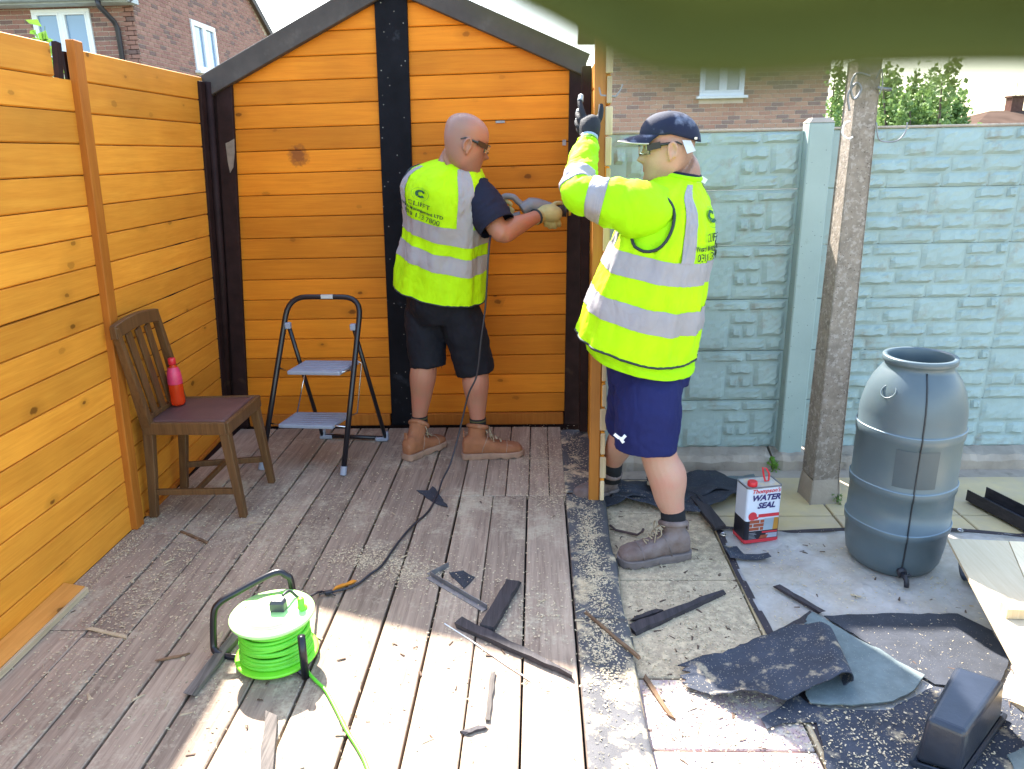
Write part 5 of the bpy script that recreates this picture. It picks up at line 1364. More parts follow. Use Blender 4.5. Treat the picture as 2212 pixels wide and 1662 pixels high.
def boot(name, parent, heel, toe, zfl, ankle_top, matu, mats, lace=True, k=1.0, label=None):
    """work boot from heel to toe (floor points) with shaft up to ankle_top"""
    h = Vector((heel[0], heel[1], zfl)); t = Vector((toe[0], toe[1], zfl)); d = (t - h); L = d.length; d.normalize(); x = Vector((d.y, -d.x, 0))
    up_ = Vector((0, 0, 1)); P3 = lambda u, w, z: h + d * (u * L) + x * w + up_ * z
    sec = [(.0, .020, .085), (.03, .034, .11), (.12, .042, .125), (.28, .043, .125), (.42, .044, .105), (.55, .049, .085), (.70, .053, .075), (.83, .052, .070), (.93, .043, .062), (.985, .024, .045)]
    s = MB(); rings = []
    for (u, w, top) in sec:
        w *= k; r_ = []
        for q in range(16):
            a = 2 * math.pi * q / 16; c, sn = math.cos(a), math.sin(a); e = .75
            r_.append(P3(u, w * math.copysign(abs(c) ** e, c), .022 + (top * k - .022) * (.5 + .5 * math.copysign(abs(sn) ** e, sn))))
        rings.append(r_)
    s.loft(rings)
    ank = Vector(ankle_top); b0_ = P3(.22, 0, .07 * k)
    n = 8
    s.tube([b0_.lerp(ank, i / (n - 1)) for i in range(n)], [.050 * k, .050 * k, .048 * k, .047 * k, .046 * k, .047 * k, .049 * k, .050 * k], 16)
    o = obj(name, s, matu, parent, True); remesh(o, .006, 3)
    if label: o['label'] = label
    s = MB(); out = [(-.02, .0), (-.012, .026), (.06, .042), (.25, .045), (.42, .044), (.58, .052), (.75, .057), (.88, .053), (.97, .036), (1.02, .0)]
    half = [catmull([Vector(q) for q in out], i / 26) for i in range(27)]
    poly = [(q.x, max(0, q.y)) for q in half] + [(q.x, -max(0, q.y)) for q in half[-2:0:-1]]
    lug = lambda i: .009 * ((i // 2) % 2)
    s.loft([[P3(u, w * k * .97, .001 + lug(i)) for i, (u, w) in enumerate(poly)], [P3(u, w * k * (1.02 - .03 * ((i // 2) % 2)), .014) for i, (u, w) in enumerate(poly)], [P3(u, w * k * 1.03, .018) for u, w in poly], [P3(u, w * k * 1.035, .033) for u, w in poly], [P3(u, w * k * .97, .037) for u, w in poly]])
    obj('sole', s, mats, o)
    def seam(u, du, top, wd, rr_):
        s = MB(); pth = []
        for i in range(15):
            a = math.pi * i / 14; c, sn = math.cos(a), math.sin(a); e = .75
            pth.append(P3(u + du * sn, (wd * k + .001) * math.copysign(abs(c) ** e, c), .034 + (top * k - .032) * abs(sn) ** e))
        s.tube(pth, rr_, 6); obj('seam', s, mats, o, True)
    seam(.70, .03, .0755, .053, .0022); seam(.30, .12, .118, .0445, .0022)
    s = MB(); hp0 = P3(.03, 0, .095 * k); s.bar(hp0 + up_ * .06, hp0 + up_ * .02, .022, .006, d, .002); obj('pull_tab', s, matu, o)
    col_ = ank - (ank - b0_).normalized() * .012
    nrm = (ank - b0_).normalized(); e1 = nrm.orthogonal().normalized(); e2 = nrm.cross(e1)
    s = MB(); s.tube([col_ + (e1 * math.cos(i * .3927) + e2 * math.sin(i * .3927)) * .047 * k for i in range(16)], .012 * k, 8, closed=True); obj('collar', s, matu, o, True)
    if lace:
        s = MB()
        for i in range(4):
            f = i / 3; p = P3(.60 - .22 * f, 0, (.086 + .05 * f) * k) + d * .010
            s.tube([p + x * .022, p + up_ * .005 + d * .004, p - x * .022], .003, 6); s.tube([p + x * .022, p + up_ * .012 + d * -.008 - x * .02], .0028, 6)
        top = P3(.40, 0, .142 * k) + d * .018
        for sg in (-1, 1):
            s.tube(smooth_path([top, top + x * sg * .028 + up_ * .012, top + x * sg * .04 - up_ * .02, top + x * sg * .02 - up_ * .045 + d * .01]), .0026, 6)
            s.tube(smooth_path([top, top + x * sg * .018 + d * .015 - up_ * .03, top + x * sg * .026 + d * .022 - up_ * .07]), .0024, 6)
        obj('laces', s, LACE, o, True)
    return o
def limb_tube(s, pts, rads, n=18, sub=5):
    pp_ = smooth_path(pts, sub); m = len(pts) - 1; rs = []
    for i in range(len(pp_)):
        rs.append(catmull(list(rads), i / (len(pp_) - 1)))
    s.tube(pp_, rs, n)
def wrinkled_tube(path, rads, seed, amp=.006, n=36, sub=10, freq=(9., 3.)):
    pp_ = smooth_path(path, sub); N_ = len(pp_); s = MB(); rings = []; prev = None
    for i in range(N_):
        t = (pp_[min(i + 1, N_ - 1)] - pp_[max(i - 1, 0)]).normalized()
        xx = t.orthogonal().normalized() if prev is None else (prev - t * prev.dot(t)).normalized(); prev = xx; yy = t.cross(xx)
        r_ = catmull(list(rads), i / (N_ - 1)); ring = []
        for k in range(n):
            a = 2 * math.pi * k / n
            w = amp * (mnoise.noise(Vector((math.cos(a) * 1.3 + seed, math.sin(a) * 1.3, i / N_ * freq[0]))) + .5 * (1 - 2 * abs(mnoise.noise(Vector((math.cos(a) * freq[1], math.sin(a) * freq[1] + seed, i / N_ * freq[0] * 1.7))))))
            ring.append(pp_[i] + (xx * math.cos(a) + yy * math.sin(a)) * (r_ + w))
        rings.append(ring)
    return rings
def ring_obj(name, rings, mat, parent, solid=.003, cap=False, i0=0, i1=None, off=0.0):
    rs = rings[i0:i1]
    if off:
        out = []
        for r_ in rs:
            c = sum(r_, Vector()) / len(r_); out.append([p + (p - c).normalized() * off for p in r_])
        rs = out
    s = MB(); s.loft(rs, cap, cap); o = obj(name, s, mat, parent, True)
    if solid: m = o.modifiers.new('solid', 'SOLIDIFY'); m.thickness = solid; m.offset = 0
    return o
def armhole(T, h, name, parent, mat=PIPING, r=.006, off=.004):
    s = MB(); s.tube([T.pt(h[0] + h[2] * math.cos(i * .1745), h[1] + h[3] * math.sin(i * .1745), off) for i in range(36)], r, 8, closed=True); return obj(name, s, mat, parent, True)
def hemline(T, v, name, parent, mat=PIPING, r=.005, th0=0, th1=2 * math.pi):
    s = MB(); s.tube([T.pt(th0 + (th1 - th0) * i / 90, v, .001) for i in range(90)], r, 6, closed=True); return obj(name, s, mat, parent, True)
def vest_print(T, parent, th0, v_log, v1, v2, v3, vlen, k=1.0, rot=0.0):
    """emblem and three lines of lettering on the back; vlen = metres per unit v"""
    def fn(th_c, vc):
        def g_(x, y):
            xx = x * math.cos(rot) - y * math.sin(rot); yy = x * math.sin(rot) + y * math.cos(rot)
            v = vc + yy / vlen; a_ = catmull(T.a, v); q = max(-.98, min(.98, (math.sin(th_c) + xx / a_)))
            return T.pt(math.asin(math.copysign(abs(q) ** (T.p / 2), q)), v, .011)
        return g_
    s = MB(); text_on(s, 'CLIFFT', .052 * k, fn(th0, v1), 0, 0); obj('lettering', s, INK, parent)
    s = MB(); text_on(s, 'Waste Management LTD', .031 * k, fn(th0, v2), 0, 0, bold=.0006); obj('lettering', s, INK, parent)
    s = MB(); text_on(s, '0330 133 7800', .046 * k, fn(th0, v3), 0, 0); obj('lettering', s, INK, parent)
    g_ = fn(th0 + .02, v_log); s = MB()
    def arcband(r0, r1, a0, a1, n):
        P_ = []
        for i in range(n + 1):
            a = a0 + (a1 - a0) * i / n; P_ += [g_(r0 * math.cos(a), r0 * math.sin(a)), g_(r1 * math.cos(a), r1 * math.sin(a))]
        s.add(P_, [(2 * i, 2 * i + 1, 2 * i + 3, 2 * i + 2) for i in range(n)])
    arcband(.058 * k, .0595 * k, 0, 2 * math.pi, 40)
    arcband(.046 * k, .0468 * k, R(150), R(250), 16); arcband(.046 * k, .0468 * k, R(280), R(390), 16)
    vs, fs = text_geo('CLIFFT', .012 * k)
    s.add([g_((.049 * k + y) * math.cos(R(75) - x / (.05 * k)), (.049 * k + y) * math.sin(R(75) - x / (.05 * k))) for x, y in vs], fs)
    obj('emblem_ring', s, INK_GREEN, parent)
    s = MB()
    for (a0, a1) in ((R(42), R(150)), (R(156), R(232)), (R(238), R(318))): arcband(.018 * k, .036 * k, a0, a1, 14)
    for a in (R(42), R(156), R(300)):
        P_ = [(.013 * k, a + .05), (.041 * k, a + .05), (.026 * k, a - .42)]
        s.add([g_(r_ * math.cos(q), r_ * math.sin(q)) for r_, q in P_], [(0, 1, 2)])
    for a in range(5):
        P_ = [(.016 * k, R(72 * a + 20)), (.020 * k, R(72 * a + 56)), (.020 * k, R(72 * a - 16))]
        s.add([g_(r_ * math.cos(q), r_ * math.sin(q)) for r_, q in P_], [(0, 1, 2)])
    obj('emblem', s, plain('dark_green_ink', (.008, .085, .035), .7, .1), parent)

# ---- man with the saw (seen from behind)
p1 = thing('person', 'bald man in sleeveless hi-vis vest and black shorts, back turned, cutting the gable corner', 'person', (-.4, 3.85, .05))
PHI = R(24); fac = V3(math.sin(PHI), math.cos(PHI), 0); rgt = V3(math.cos(PHI), -math.sin(PHI), 0)
Y1 = 3.90
cs = [aty(950, 632, Y1), aty(955, 575, Y1), aty(960, 515, Y1), aty(962, 455, Y1 - .02), aty(962, 405, Y1 - .03), aty(964, 372, Y1 - .03), aty(974, 353, Y1 - .03), aty(988, 340, Y1 - .02)]
T1 = Torso(cs, rgt, [.240, .230, .221, .218, .218, .188, .124, .066], [.185, .178, .165, .160, .150, .125, .095, .068], [(R(11), R(4)), (R(14), R(5)), (R(14), R(5)), (R(12), R(6)), (R(9), R(8)), (R(6), R(8)), (R(4), R(10)), (0, R(10))], fold=.015, seed=3)
H1 = (math.pi / 2 + .12, .53, .50, .15)
H1L = (-math.pi / 2, .60, .50, .17)
vest = torso_grid(T1, HIVIS, 'vest', p1, 0.0, .985, (H1, H1L))
torso_grid(T1, NAVY, 't_shirt', p1, .05, 1.0, (), -.010, nu=60, nv=40)
armhole(T1, H1, 'armhole_binding', vest); armhole(T1, H1L, 'armhole_binding', vest)
hemline(T1, .004, 'hem_binding', vest, r=.004); hemline(T1, .985, 'collar_binding', vest, NAVY, .007)
torso_strip(T1, REFL, 'reflective_band', vest, .170, .255, off=.005)
torso_strip(T1, REFL, 'reflective_band', vest, .310, .392, off=.005, holes=(H1, H1L))
torso_strip(T1, REFL, 'reflective_brace', vest, .392, .83, R(38), R(64), off=.005, nu=14, nv=60, holes=(H1,))
torso_strip(T1, REFL, 'reflective_brace', vest, .392, .83, R(-62), R(-40), off=.005, nu=14, nv=60, holes=(H1L,))
vest_print(T1, vest, R(-12), .560, .487, .452, .418, 1.0, .80, R(-5))
# arms
rsh = T1.pt(H1[0], .56, -.05); relb = aty(1083, 503, 3.72); rwr = aty(1160, 468, 3.93)
lsh = T1.pt(H1L[0], .63, -.04); lelb = V3(-.42, 4.17, 1.30); lwr = aty(1083, 462, 4.03)
# body as one skin
b = MB()
HC1 = aty(1005, 311, 3.80)
hf = V3(.90, .34, -.30); W1 = head_geo(b, HC1, hf, V3(.06, -.06, 1), 1.15)
limb_tube(b, [T1.c[5] + V3(0, 0, -.05), T1.c[7] + V3(.0, .0, .0), HC1 + V3(-.030, -.015, -.06)], [.090, .078, .078])
limb_tube(b, [T1.c[0] + V3(0, 0, -.06), T1.c[2], T1.c[4], T1.c[5]], [.135, .135, .14, .10])
limb_tube(b, [rsh, rsh.lerp(relb, .5), relb, relb.lerp(rwr, .35), relb.lerp(rwr, .75), rwr + (rwr - relb).normalized() * .02], [.055, .054, .050, .051, .038, .033])
limb_tube(b, [lsh, lsh.lerp(lelb, .5), lelb, lelb.lerp(lwr, .4), lwr], [.055, .052, .047, .046, .035])
hipL = T1.c[0] - rgt * .095 + V3(0, 0, -.07); hipR = T1.c[0] + rgt * .10 + V3(0, 0, -.07)
kL, kR = aty(918, 772, 3.86), aty(1026, 790, 3.84)
aL, aR = aty(906, 902, 3.90), aty(1032, 907, 3.84)
for hp_, kn, an in ((hipL, kL, aL), (hipR, kR, aR)):
    limb_tube(b, [hp_, hp_.lerp(kn, .5), kn, kn.lerp(an, .28) + V3(0, -.012, 0), kn.lerp(an, .62), an, an + V3(0, 0, -.06)], [.098, .086, .066, .073, .058, .040, .040])
body1 = obj('body', b, SKIN1, p1, True); remesh(body1, .0055, 3)
# eye wear
GLB = plain('black_plastic_frame', (.012, .012, .014), .3)
CLR = gl('clear_lens', (.95, .97, .95), .95, .05, 1.2)
def glasses(W3, parent, side, k=1.0):
    s = MB(); 
    for sg in (-1, 1):
        a, b_, c_ = W3((sg * .084, -.028, .022)), W3((sg * .082, .03, .018)), W3((sg * .070, .078, .012))
        s.tube([W3((sg * .080, -.045, .012)), a, b_], [.003, .004, .006], 8); s.bar(b_, c_, .006, .024 * k, (W3((0, 0, 1)) - W3((0, 0, 0))))
    fr_ = obj('safety_glasses', s, GLB, parent)
    s = MB()
    def lens(u, v):
        a = R(-62) + R(124) * u; return W3((.078 * math.sin(a), .030 + .084 * math.cos(a) * .92, -.012 + .036 * v))
    s.sheet(lens, 16, 4, .0015); obj('lens', s, CLR, fr_, True)
    return fr_
glasses(W1, p1, 1)
# sleeve
for (sh, el_, rd, sd_) in ((rsh, relb, [.080, .094, .096, .090], 1.0), (lsh - V3(-.05, 0, .03), lelb, [.050, .075, .080, .078], 2.0)):
    ring_obj('sleeve', wrinkled_tube([sh - (el_ - sh).normalized() * .03, sh.lerp(el_, .25), sh.lerp(el_, .55), sh.lerp(el_, .84)], rd, sd_, .006), NAVY, p1)
# shorts: one garment
s = MB(); pc0 = T1.c[0]
limb_tube(s, [pc0 + V3(0, 0, .06), pc0 + V3(.005, 0, -.06), pc0 + V3(.01, 0, -.15)], [.175, .180, .150], 24)
hL, hR = aty(926, 793, 3.87), aty(1027, 806, 3.85)
limb_tube(s, [pc0 - rgt * .075 + V3(0, 0, -.05), pc0.lerp(hL, .5) - rgt * .055, hL], [.115, .112, .098], 24)
limb_tube(s, [pc0 + rgt * .080 + V3(0, 0, -.05), pc0.lerp(hR, .5) + rgt * .050, hR], [.118, .116, .100], 24)
sh1 = obj('shorts', s, BLACKSH, p1, True); remesh(sh1, .008, 4)
tx = bpy.data.textures.new('cloth_folds', 'CLOUDS'); tx.noise_scale = .09; tx.noise_depth = 2
def crease(o, k): m = o.modifiers.new('crease', 'DISPLACE'); m.texture = tx; m.strength = k; m.mid_level = .5; m.texture_coords = 'GLOBAL'
crease(sh1, .022)
s = MB(); rf = random.Random(8)
for i in range(11):
    p = aty(rf.uniform(900, 955), 790, 3.80 + rf.uniform(0, .02)); L_ = rf.uniform(.01, .045); s.tube([p + V3(0, 0, .01), p + V3(rf.uniform(-.006, .006), 0, -L_)], [.003, .001], 5)
obj('frayed_threads', s, BLACKSH, sh1)
# socks and boots
for an, nm in ((aL, 0), (aR, 1)):
    s = MB(); s.tube([an + V3(0, 0, .012), an + V3(0, 0, -.02), an + V3(0, 0, -.09)], [.0445, .046, .044], 18); sk = obj('sock', s, SOCK, p1, True)
    s = MB(); s.tube([an + V3(0, 0, .004), an + V3(0, 0, -.004)], [.0465, .0468], 18); obj('sock_stripe', s, plain('olive_stripe', (.07, .06, .02), .9), sk)
boot('boot', p1, (-.735, 3.755), (-.56, 3.995), .05, aL + V3(0, -.01, -.025), BOOT1, SOLE1, k=1.05)
boot('boot', p1, (-.425, 3.785), (-.092, 3.83), .05, aR + V3(0, -.005, -.025), BOOT1, SOLE1, k=1.08)

# ---- reciprocating saw
saw = thing('reciprocating_saw', 'grey and black reciprocating saw pushed against the gable corner post', 'power saw', aty(1150, 455, 4.02))
YS = 4.02
GREYT = plain('grey_tool_casing', (.19, .19, .20), .4, .08)
def sp(x, y, dy=0): return aty(x, y - 7, YS + dy - .02)
s = MB(); s.tube(smooth_path([sp(1128, 462), sp(1145, 452, .01), sp(1168, 455, .02), sp(1190, 462, .03)]), [.036] * 5 + [.042] * 5 + [.040] * 5 + [.034], 14); obj('casing', s, GREYT, saw, True)
s = MB(); s.tube(smooth_path([sp(1124, 470), sp(1104, 474), sp(1088, 462), sp(1084, 443), sp(1090, 432), sp(1108, 433), sp(1118, 442), sp(1130, 452)]), .0165, 12); obj('grip_handle', s, GREYT, saw, True)
s = MB(); s.tube([sp(1092, 452, -.002), sp(1100, 470, -.002)], .012, 10); obj('trigger', s, plain('red_trigger', (.30, .03, .01), .5), saw, True)
s = MB(); s.tube(smooth_path([sp(1186, 461, .03), sp(1206, 460, .04), sp(1222, 462, .05)]), [.030] * 5 + [.034] * 5 + [.030], 14); obj('front_housing', s, BP, saw, True)
for q in range(3):
    s = MB(); c_ = sp(1210 + q * 6, 461, .045 + q * .003); s.tube([c_ - V3(.004, 0, 0), c_ + V3(.004, 0, 0)], .037, 14); obj('grip_ring', s, BP, saw, True)
s = MB(); c_ = sp(1231, 463, .055); s.tube([c_ - V3(.006, 0, 0), c_ + V3(.006, 0, 0)], [.026, .024], 12); obj('yellow_collar', s, plain('yellow_collar', (.55, .33, .02), .5), saw, True)
s = MB(); s.bar(c_, c_ + V3(.035, .12, 0), .0015, .022); obj('blade', s, METAL, saw)
# gloves of the saw man
def glove(name, parent, mat, palm, fingers, wrist, vox=.0045, cuff=None, prad=.026):
    s = MB(); limb_tube(s, palm[0], palm[1], 14)
    for (pts, r_) in fingers:
        n_ = len(pts); limb_tube(s, pts, [r_, r_ * .98, r_ * .94, r_ * .82][:n_] if n_ <= 4 else [r_] * n_, 10)
    if wrist: limb_tube(s, wrist[0], wrist[1], 14)
    o = obj(name, s, mat, parent, True); remesh(o, vox, 3); return o
g = lambda x, y, dy: aty(x, y, YS + dy)
glove('glove', p1, GLOVE_Y, ([g(1166, 466, -.055), g(1180, 460, -.060), g(1196, 462, -.052), g(1206, 466, -.035)], [.034, .043, .044, .034]),
      [([g(1190, 448, -.05), g(1200, 440, -.02), g(1212, 440, .01), g(1216, 446, .03)], .0125),
       ([g(1203, 470, -.045), g(1208, 482, -.03), g(1208, 487, .0), g(1204, 484, .03)], .0125),
       ([g(1196, 474, -.05), g(1199, 487, -.035), g(1198, 491, .0), g(1194, 486, .03)], .0130),
       ([g(1187, 475, -.05), g(1189, 487, -.035), g(1188, 491, .0), g(1185, 486, .03)], .0130),
       ([g(1178, 473, -.05), g(1180, 483, -.035), g(1179, 487, .0), g(1177, 482, .03)], .0120)],
      ([rwr - (rwr - relb).normalized() * .01, g(1170, 466, -.056)], [.042, .036]))
s = MB(); cw = rwr - (rwr - relb).normalized() * .012; s.tube([cw, cw + (rwr - relb).normalized() * .008], .0425, 14); obj('cuff_binding', s, PIPING, p1, True)
glove('glove', p1, GLOVE_Y, ([lwr, g(1086, 456, .02), g(1096, 450, .02)], [.034, .038, .032]),
      [([g(1090, 442, .02), g(1092, 436, -.01), g(1100, 438, -.025), g(1106, 444, -.022)], .012),
       ([g(1096, 450, .015), g(1100, 449, -.01), g(1106, 453, -.022), g(1110, 458, -.018)], .0115),
       ([g(1094, 458, .015), g(1098, 458, -.01), g(1104, 462, -.022), g(1107, 466, -.018)], .0115),
       ([g(1090, 466, .015), g(1094, 467, -.01), g(1099, 470, -.022), g(1102, 473, -.018)], .0110),
       ([g(1084, 448, .01), g(1082, 438, .0), g(1086, 430, -.012), g(1094, 428, -.014)], .0125)], None)

# ---- man in the cap holding the remnant
p2 = thing('person', 'man in navy cap, long sleeved hi-vis and blue shorts gripping the cut wall', 'person', (.5, 2.95, 0))
PH2 = R(27); fac2 = V3(-math.cos(PH2), math.sin(PH2), 0); lft2 = V3(-math.sin(PH2), -math.cos(PH2), 0); rgt2 = -lft2
ys_ = [2.97, 2.98, 2.99, 3.0, 3.02, 3.03, 3.04, 3.05]
pxs = [(1374, 742), (1394, 666), (1414, 592), (1436, 516), (1452, 450), (1460, 412), (1466, 392), (1470, 378)]
cs2 = [aty(x, y, Y) for (x, y), Y in zip(pxs, ys_)]
T2 = Torso(cs2, rgt2, [.250, .246, .236, .228, .218, .194, .124, .076], [.232, .224, .200, .176, .146, .106, .084, .070], [(0, R(14)), (0, R(13)), (0, R(11)), (0, R(12)), (0, R(12)), (0, R(12)), (0, R(12)), (0, R(12))], fold=.014, seed=11, p=2.2)
H2 = (-math.pi / 2 + .0, .555, .47, .15); H2R = (math.pi / 2 + .1, .60, .5, .17)
vest2 = torso_grid(T2, HIVIS, 'vest', p2, 0.0, .985, (H2, H2R))
torso_grid(T2, HIVIS2, 'sweatshirt', p2, .06, 1.0, (), -.012, nu=60, nv=40)
armhole(T2, H2, 'armhole_binding', vest2, r=.006); armhole(T2, H2R, 'armhole_binding', vest2); hemline(T2, .004, 'hem_binding', vest2, r=.005)
torso_strip(T2, REFL, 'reflective_band', vest2, .120, .205, off=.0045)
torso_strip(T2, REFL, 'reflective_band', vest2, .300, .385, off=.0045, holes=(H2, H2R))
torso_strip(T2, REFL, 'reflective_brace', vest2, .385, .88, R(-47), R(-30), off=.007, nu=14, nv=60, holes=(H2,))
torso_strip(T2, REFL, 'reflective_brace', vest2, .385, .88, R(34), R(52), off=.007, nu=14, nv=60, holes=(H2R,))
torso_strip(T2, REFL, 'reflective_brace', vest2, .385, .80, R(-156), R(-138), off=.005, nu=14, nv=60, holes=(H2,))
vest_print(T2, vest2, R(2), .580, .482, .443, .406, .88, .84)
# skirt of the sweatshirt below the vest
class Skirt: pass
low2 = Torso([aty(1385, 772, 2.985), aty(1382, 750, 2.985), aty(1377, 726, 2.985)], rgt2, [.236, .238, .236], [.214, .215, .212], [(0, R(13))] * 3, fold=.006, seed=5, p=2.2)
torso_grid(low2, HIVIS2, 'sweatshirt_hem', p2, 0, 1, nu=60, nv=12)
# collar
clp = T2.c[7]
s = MB(); s.tube([T2.pt(i * .2618, .985, .004) for i in range(24)], .011, 8, closed=True); obj('collar_rib', s, HIVIS2, p2, True)
s = MB(); s.tube([T2.pt(i * .2618, 1.0, .002) + V3(0, 0, .008) for i in range(24)], .009, 8, closed=True); obj('collar', s, NAVY, p2, True)
s = MB(); q0 = T2.pt(R(30), .99, .012); s.bar(q0, q0 + V3(.02, -.002, -.012), .003, .02); obj('label_tag', s, PVC, p2)
lsh2 = aty(1425, 462, 2.90); lelb2 = aty(1254, 420, 2.90); lwr2 = aty(1271, 306, 3.13)
b = MB()
HC2 = aty(1444, 323, 3.03)
hf2 = V3(-.985, .13, -.06); W2 = head_geo(b, HC2, hf2, V3(0, 0, 1), 1.05)
limb_tube(b, [T2.c[5] + V3(0, 0, -.05), T2.c[7] + V3(.0, 0, .0), HC2 + V3(.035, 0, -.065)], [.085, .078, .074])
limb_tube(b, [T2.c[0] + V3(.02, 0, -.05), T2.c[2], T2.c[4] + V3(0, 0, -.06), T2.c[5] + V3(0, 0, -.06)], [.15, .15, .12, .07])
limb_tube(b, [lsh2 + V3(.0, .03, -.02), lsh2.lerp(lelb2, .5), lelb2, lelb2.lerp(lwr2, .4), lwr2, lwr2 + (lwr2 - lelb2).normalized() * .03], [.045, .05, .046, .045, .032, .030])
rsh2 = T2.pt(H2R[0], .65, -.05); relb2 = V3(.50, 3.36, 1.22); rwr2 = V3(.46, 3.40, .98)
limb_tube(b, [rsh2, rsh2.lerp(relb2, .5), relb2, rwr2], [.056, .052, .046, .034])
hipn = aty(1402, 800, 2.90); hipf = aty(1385, 800, 3.10)
kn2 = aty(1424, 985, 2.855); an2 = aty(1455, 1110, 2.84)
kf2 = aty(1352, 930, 3.22); af2 = aty(1321, 1003, 3.37)
limb_tube(b, [hipn, hipn.lerp(kn2, .5), kn2, kn2.lerp(an2, .35) + V3(.012, 0, 0), kn2.lerp(an2, .70), an2, an2 + V3(0, 0, -.06)], [.10, .092, .074, .080, .064, .046, .045])
limb_tube(b, [hipf, hipf.lerp(kf2, .5), kf2, kf2.lerp(af2, .4), af2, af2 + V3(-.01, 0, -.06)], [.10, .09, .068, .066, .044, .044])
body2 = obj('body', b, SKIN2, p2, True); remesh(body2, .0055, 3)
glasses(W2, p2, -1)
for sg in (-1, 1):
    s = MB(); s.lathe([(.001, -.011), (.008, -.008), (.011, 0), (.008, .008), (.001, .011)], W2((sg * .031, .0735, .013)), 12); e_ = obj('eye', s, plain('eye_white', (.7, .68, .66), .3, .03), p2, True)
    s = MB(); s.lathe([(.001, 0), (.0055, .001), (.0055, .003), (.001, .004)], W2((sg * .031, .0825, .013)), 10, Matrix((V3(0, 0, 1), hf2.cross(V3(0, 0, 1)), hf2)).transposed()); obj('iris', s, plain('grey_iris', (.03, .05, .06), .2, .03), e_, True)
    s = MB(); s.tube([W2((sg * .016, .093, .036)), W2((sg * .03, .092, .040)), W2((sg * .046, .083, .036))], [.003, .004, .002], 6); obj('eyebrow', s, plain('brown_brow', (.12, .07, .04), .9), p2, True)
s = MB(); s.sheet(lambda u, v: W2((-.020 + .040 * u, .0945 - 12 * (.022 - .044 * u) ** 2, -.070 + .014 * v - .003 * math.sin(u * 3.14))), 8, 2); obj('lips', s, plain('lips', (.42, .17, .14), .5, .05), body2, True)
# stubble shadow of cropped hair at the nape
s = MB()
def hairf(u, v):
    a = R(62) + R(236) * u; zz = -.055 + .075 * v
    w = .0735 + .002 * v; yb = -.078 - .018 * min(1, (zz + .055) / .06); yf = .09
    return W2(((w + .0015) * math.sin(a), (yf + yb) / 2 + ((yf - yb) / 2 + .0015) * math.cos(a), zz))
s.sheet(hairf, 30, 6); 
# cap
s = MB(); rings = []
for i in range(15):
    t = i / 14; zz = .050 + .080 * math.sin(t * math.pi / 2); f_ = math.cos(t * math.pi / 2) ** .72
    rings.append([W2((.087 * f_ * math.sin(a), -.006 + (.108 * f_) * math.cos(a), zz - .034 * max(0, -math.cos(a)) * (1 - t))) for a in [2 * math.pi * k / 36 for k in range(36)]])
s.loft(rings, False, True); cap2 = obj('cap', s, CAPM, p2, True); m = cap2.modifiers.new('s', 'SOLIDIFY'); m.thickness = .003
s = MB()
def peak(u, v):
    a = R(-72) + R(144) * u; x_ = .086 * math.sin(a); y0 = -.004 + .104 * math.cos(a)
    ext = .082 * math.cos(a) ** .55 * v
    return W2((x_ * (1 + .06 * v), y0 + ext, .060 - .004 * v - .022 * v * v * .6 - 2.0 * x_ ** 2 * (.35 + v)))
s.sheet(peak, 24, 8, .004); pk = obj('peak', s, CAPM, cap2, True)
s = MB(); s.tube([Vector(peak(i / 24, 1.0)) for i in range(25)], .0028, 6); obj('peak_piping', s, plain('pale_piping', (.45, .42, .36), .8), pk, True)
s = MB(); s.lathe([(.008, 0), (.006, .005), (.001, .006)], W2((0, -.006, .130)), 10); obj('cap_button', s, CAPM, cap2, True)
s = MB(); s.add([W2((-.083, -.045, .028)), W2((-.080, -.075, .024)), W2((-.074, -.092, -.012)), W2((-.080, -.062, -.020))], [(0, 1, 2, 3)]); s.add([W2((-.081, -.048, .018)), W2((-.078, -.072, .014)), W2((-.074, -.085, -.008)), W2((-.078, -.062, -.014))], [(3, 2, 1, 0)]); o = obj('ear_protector', s, plain('pale_plastic_tab', (.55, .58, .66), .4), p2); m = o.modifiers.new('s', 'SOLIDIFY'); m.thickness = .004
s = MB(); s.bar(W2((-.072, -.088, .030)), W2((-.066, -.098, .030)), .003, .008); obj('cap_buckle', s, CHROME, cap2)
# sleeve of the raised arm
slp = [aty(1440, 458, 2.97), aty(1388, 457, 2.87), aty(1335, 442, 2.86), aty(1288, 430, 2.87), aty(1252, 418, 2.90), aty(1254, 380, 2.98), aty(1262, 340, 3.06), aty(1269, 312, 3.115)]
slr = [.082, .104, .090, .076, .068, .060, .051, .040]
rings = wrinkled_tube(slp, slr, 5.0, .010, 40, 10, (14., 2.6))
slv = ring_obj('sleeve', rings, HIVIS2, p2)
ring_obj('reflective_band', rings, REFL, slv, .001, False, 26, 34, .003)
ring_obj('reflective_band', rings, REFL, slv, .001, False, 42, 50, .003)
w0 = lelb2.lerp(lwr2, .90); w1 = lelb2.lerp(lwr2, 1.0)
s = MB(); s.tube([w0, w0.lerp(w1, .5), w1], [.043, .041, .038], 20); cf = obj('cuff', s, HIVIS2, slv, True)
for q in (.3, .6): s = MB(); c_ = w0.lerp(w1, q); s.tube([c_, c_ + (w1 - w0).normalized() * .003], .0425 - .001 * q, 20); obj('cuff_stripe', s, PIPING, cf)
rr2 = wrinkled_tube([rsh2 - V3(0, .02, 0), rsh2.lerp(relb2, .5), relb2, relb2.lerp(rwr2, .9)], [.11, .10, .075, .05], 9.0, .008); ring_obj('sleeve', rr2, HIVIS2, p2)
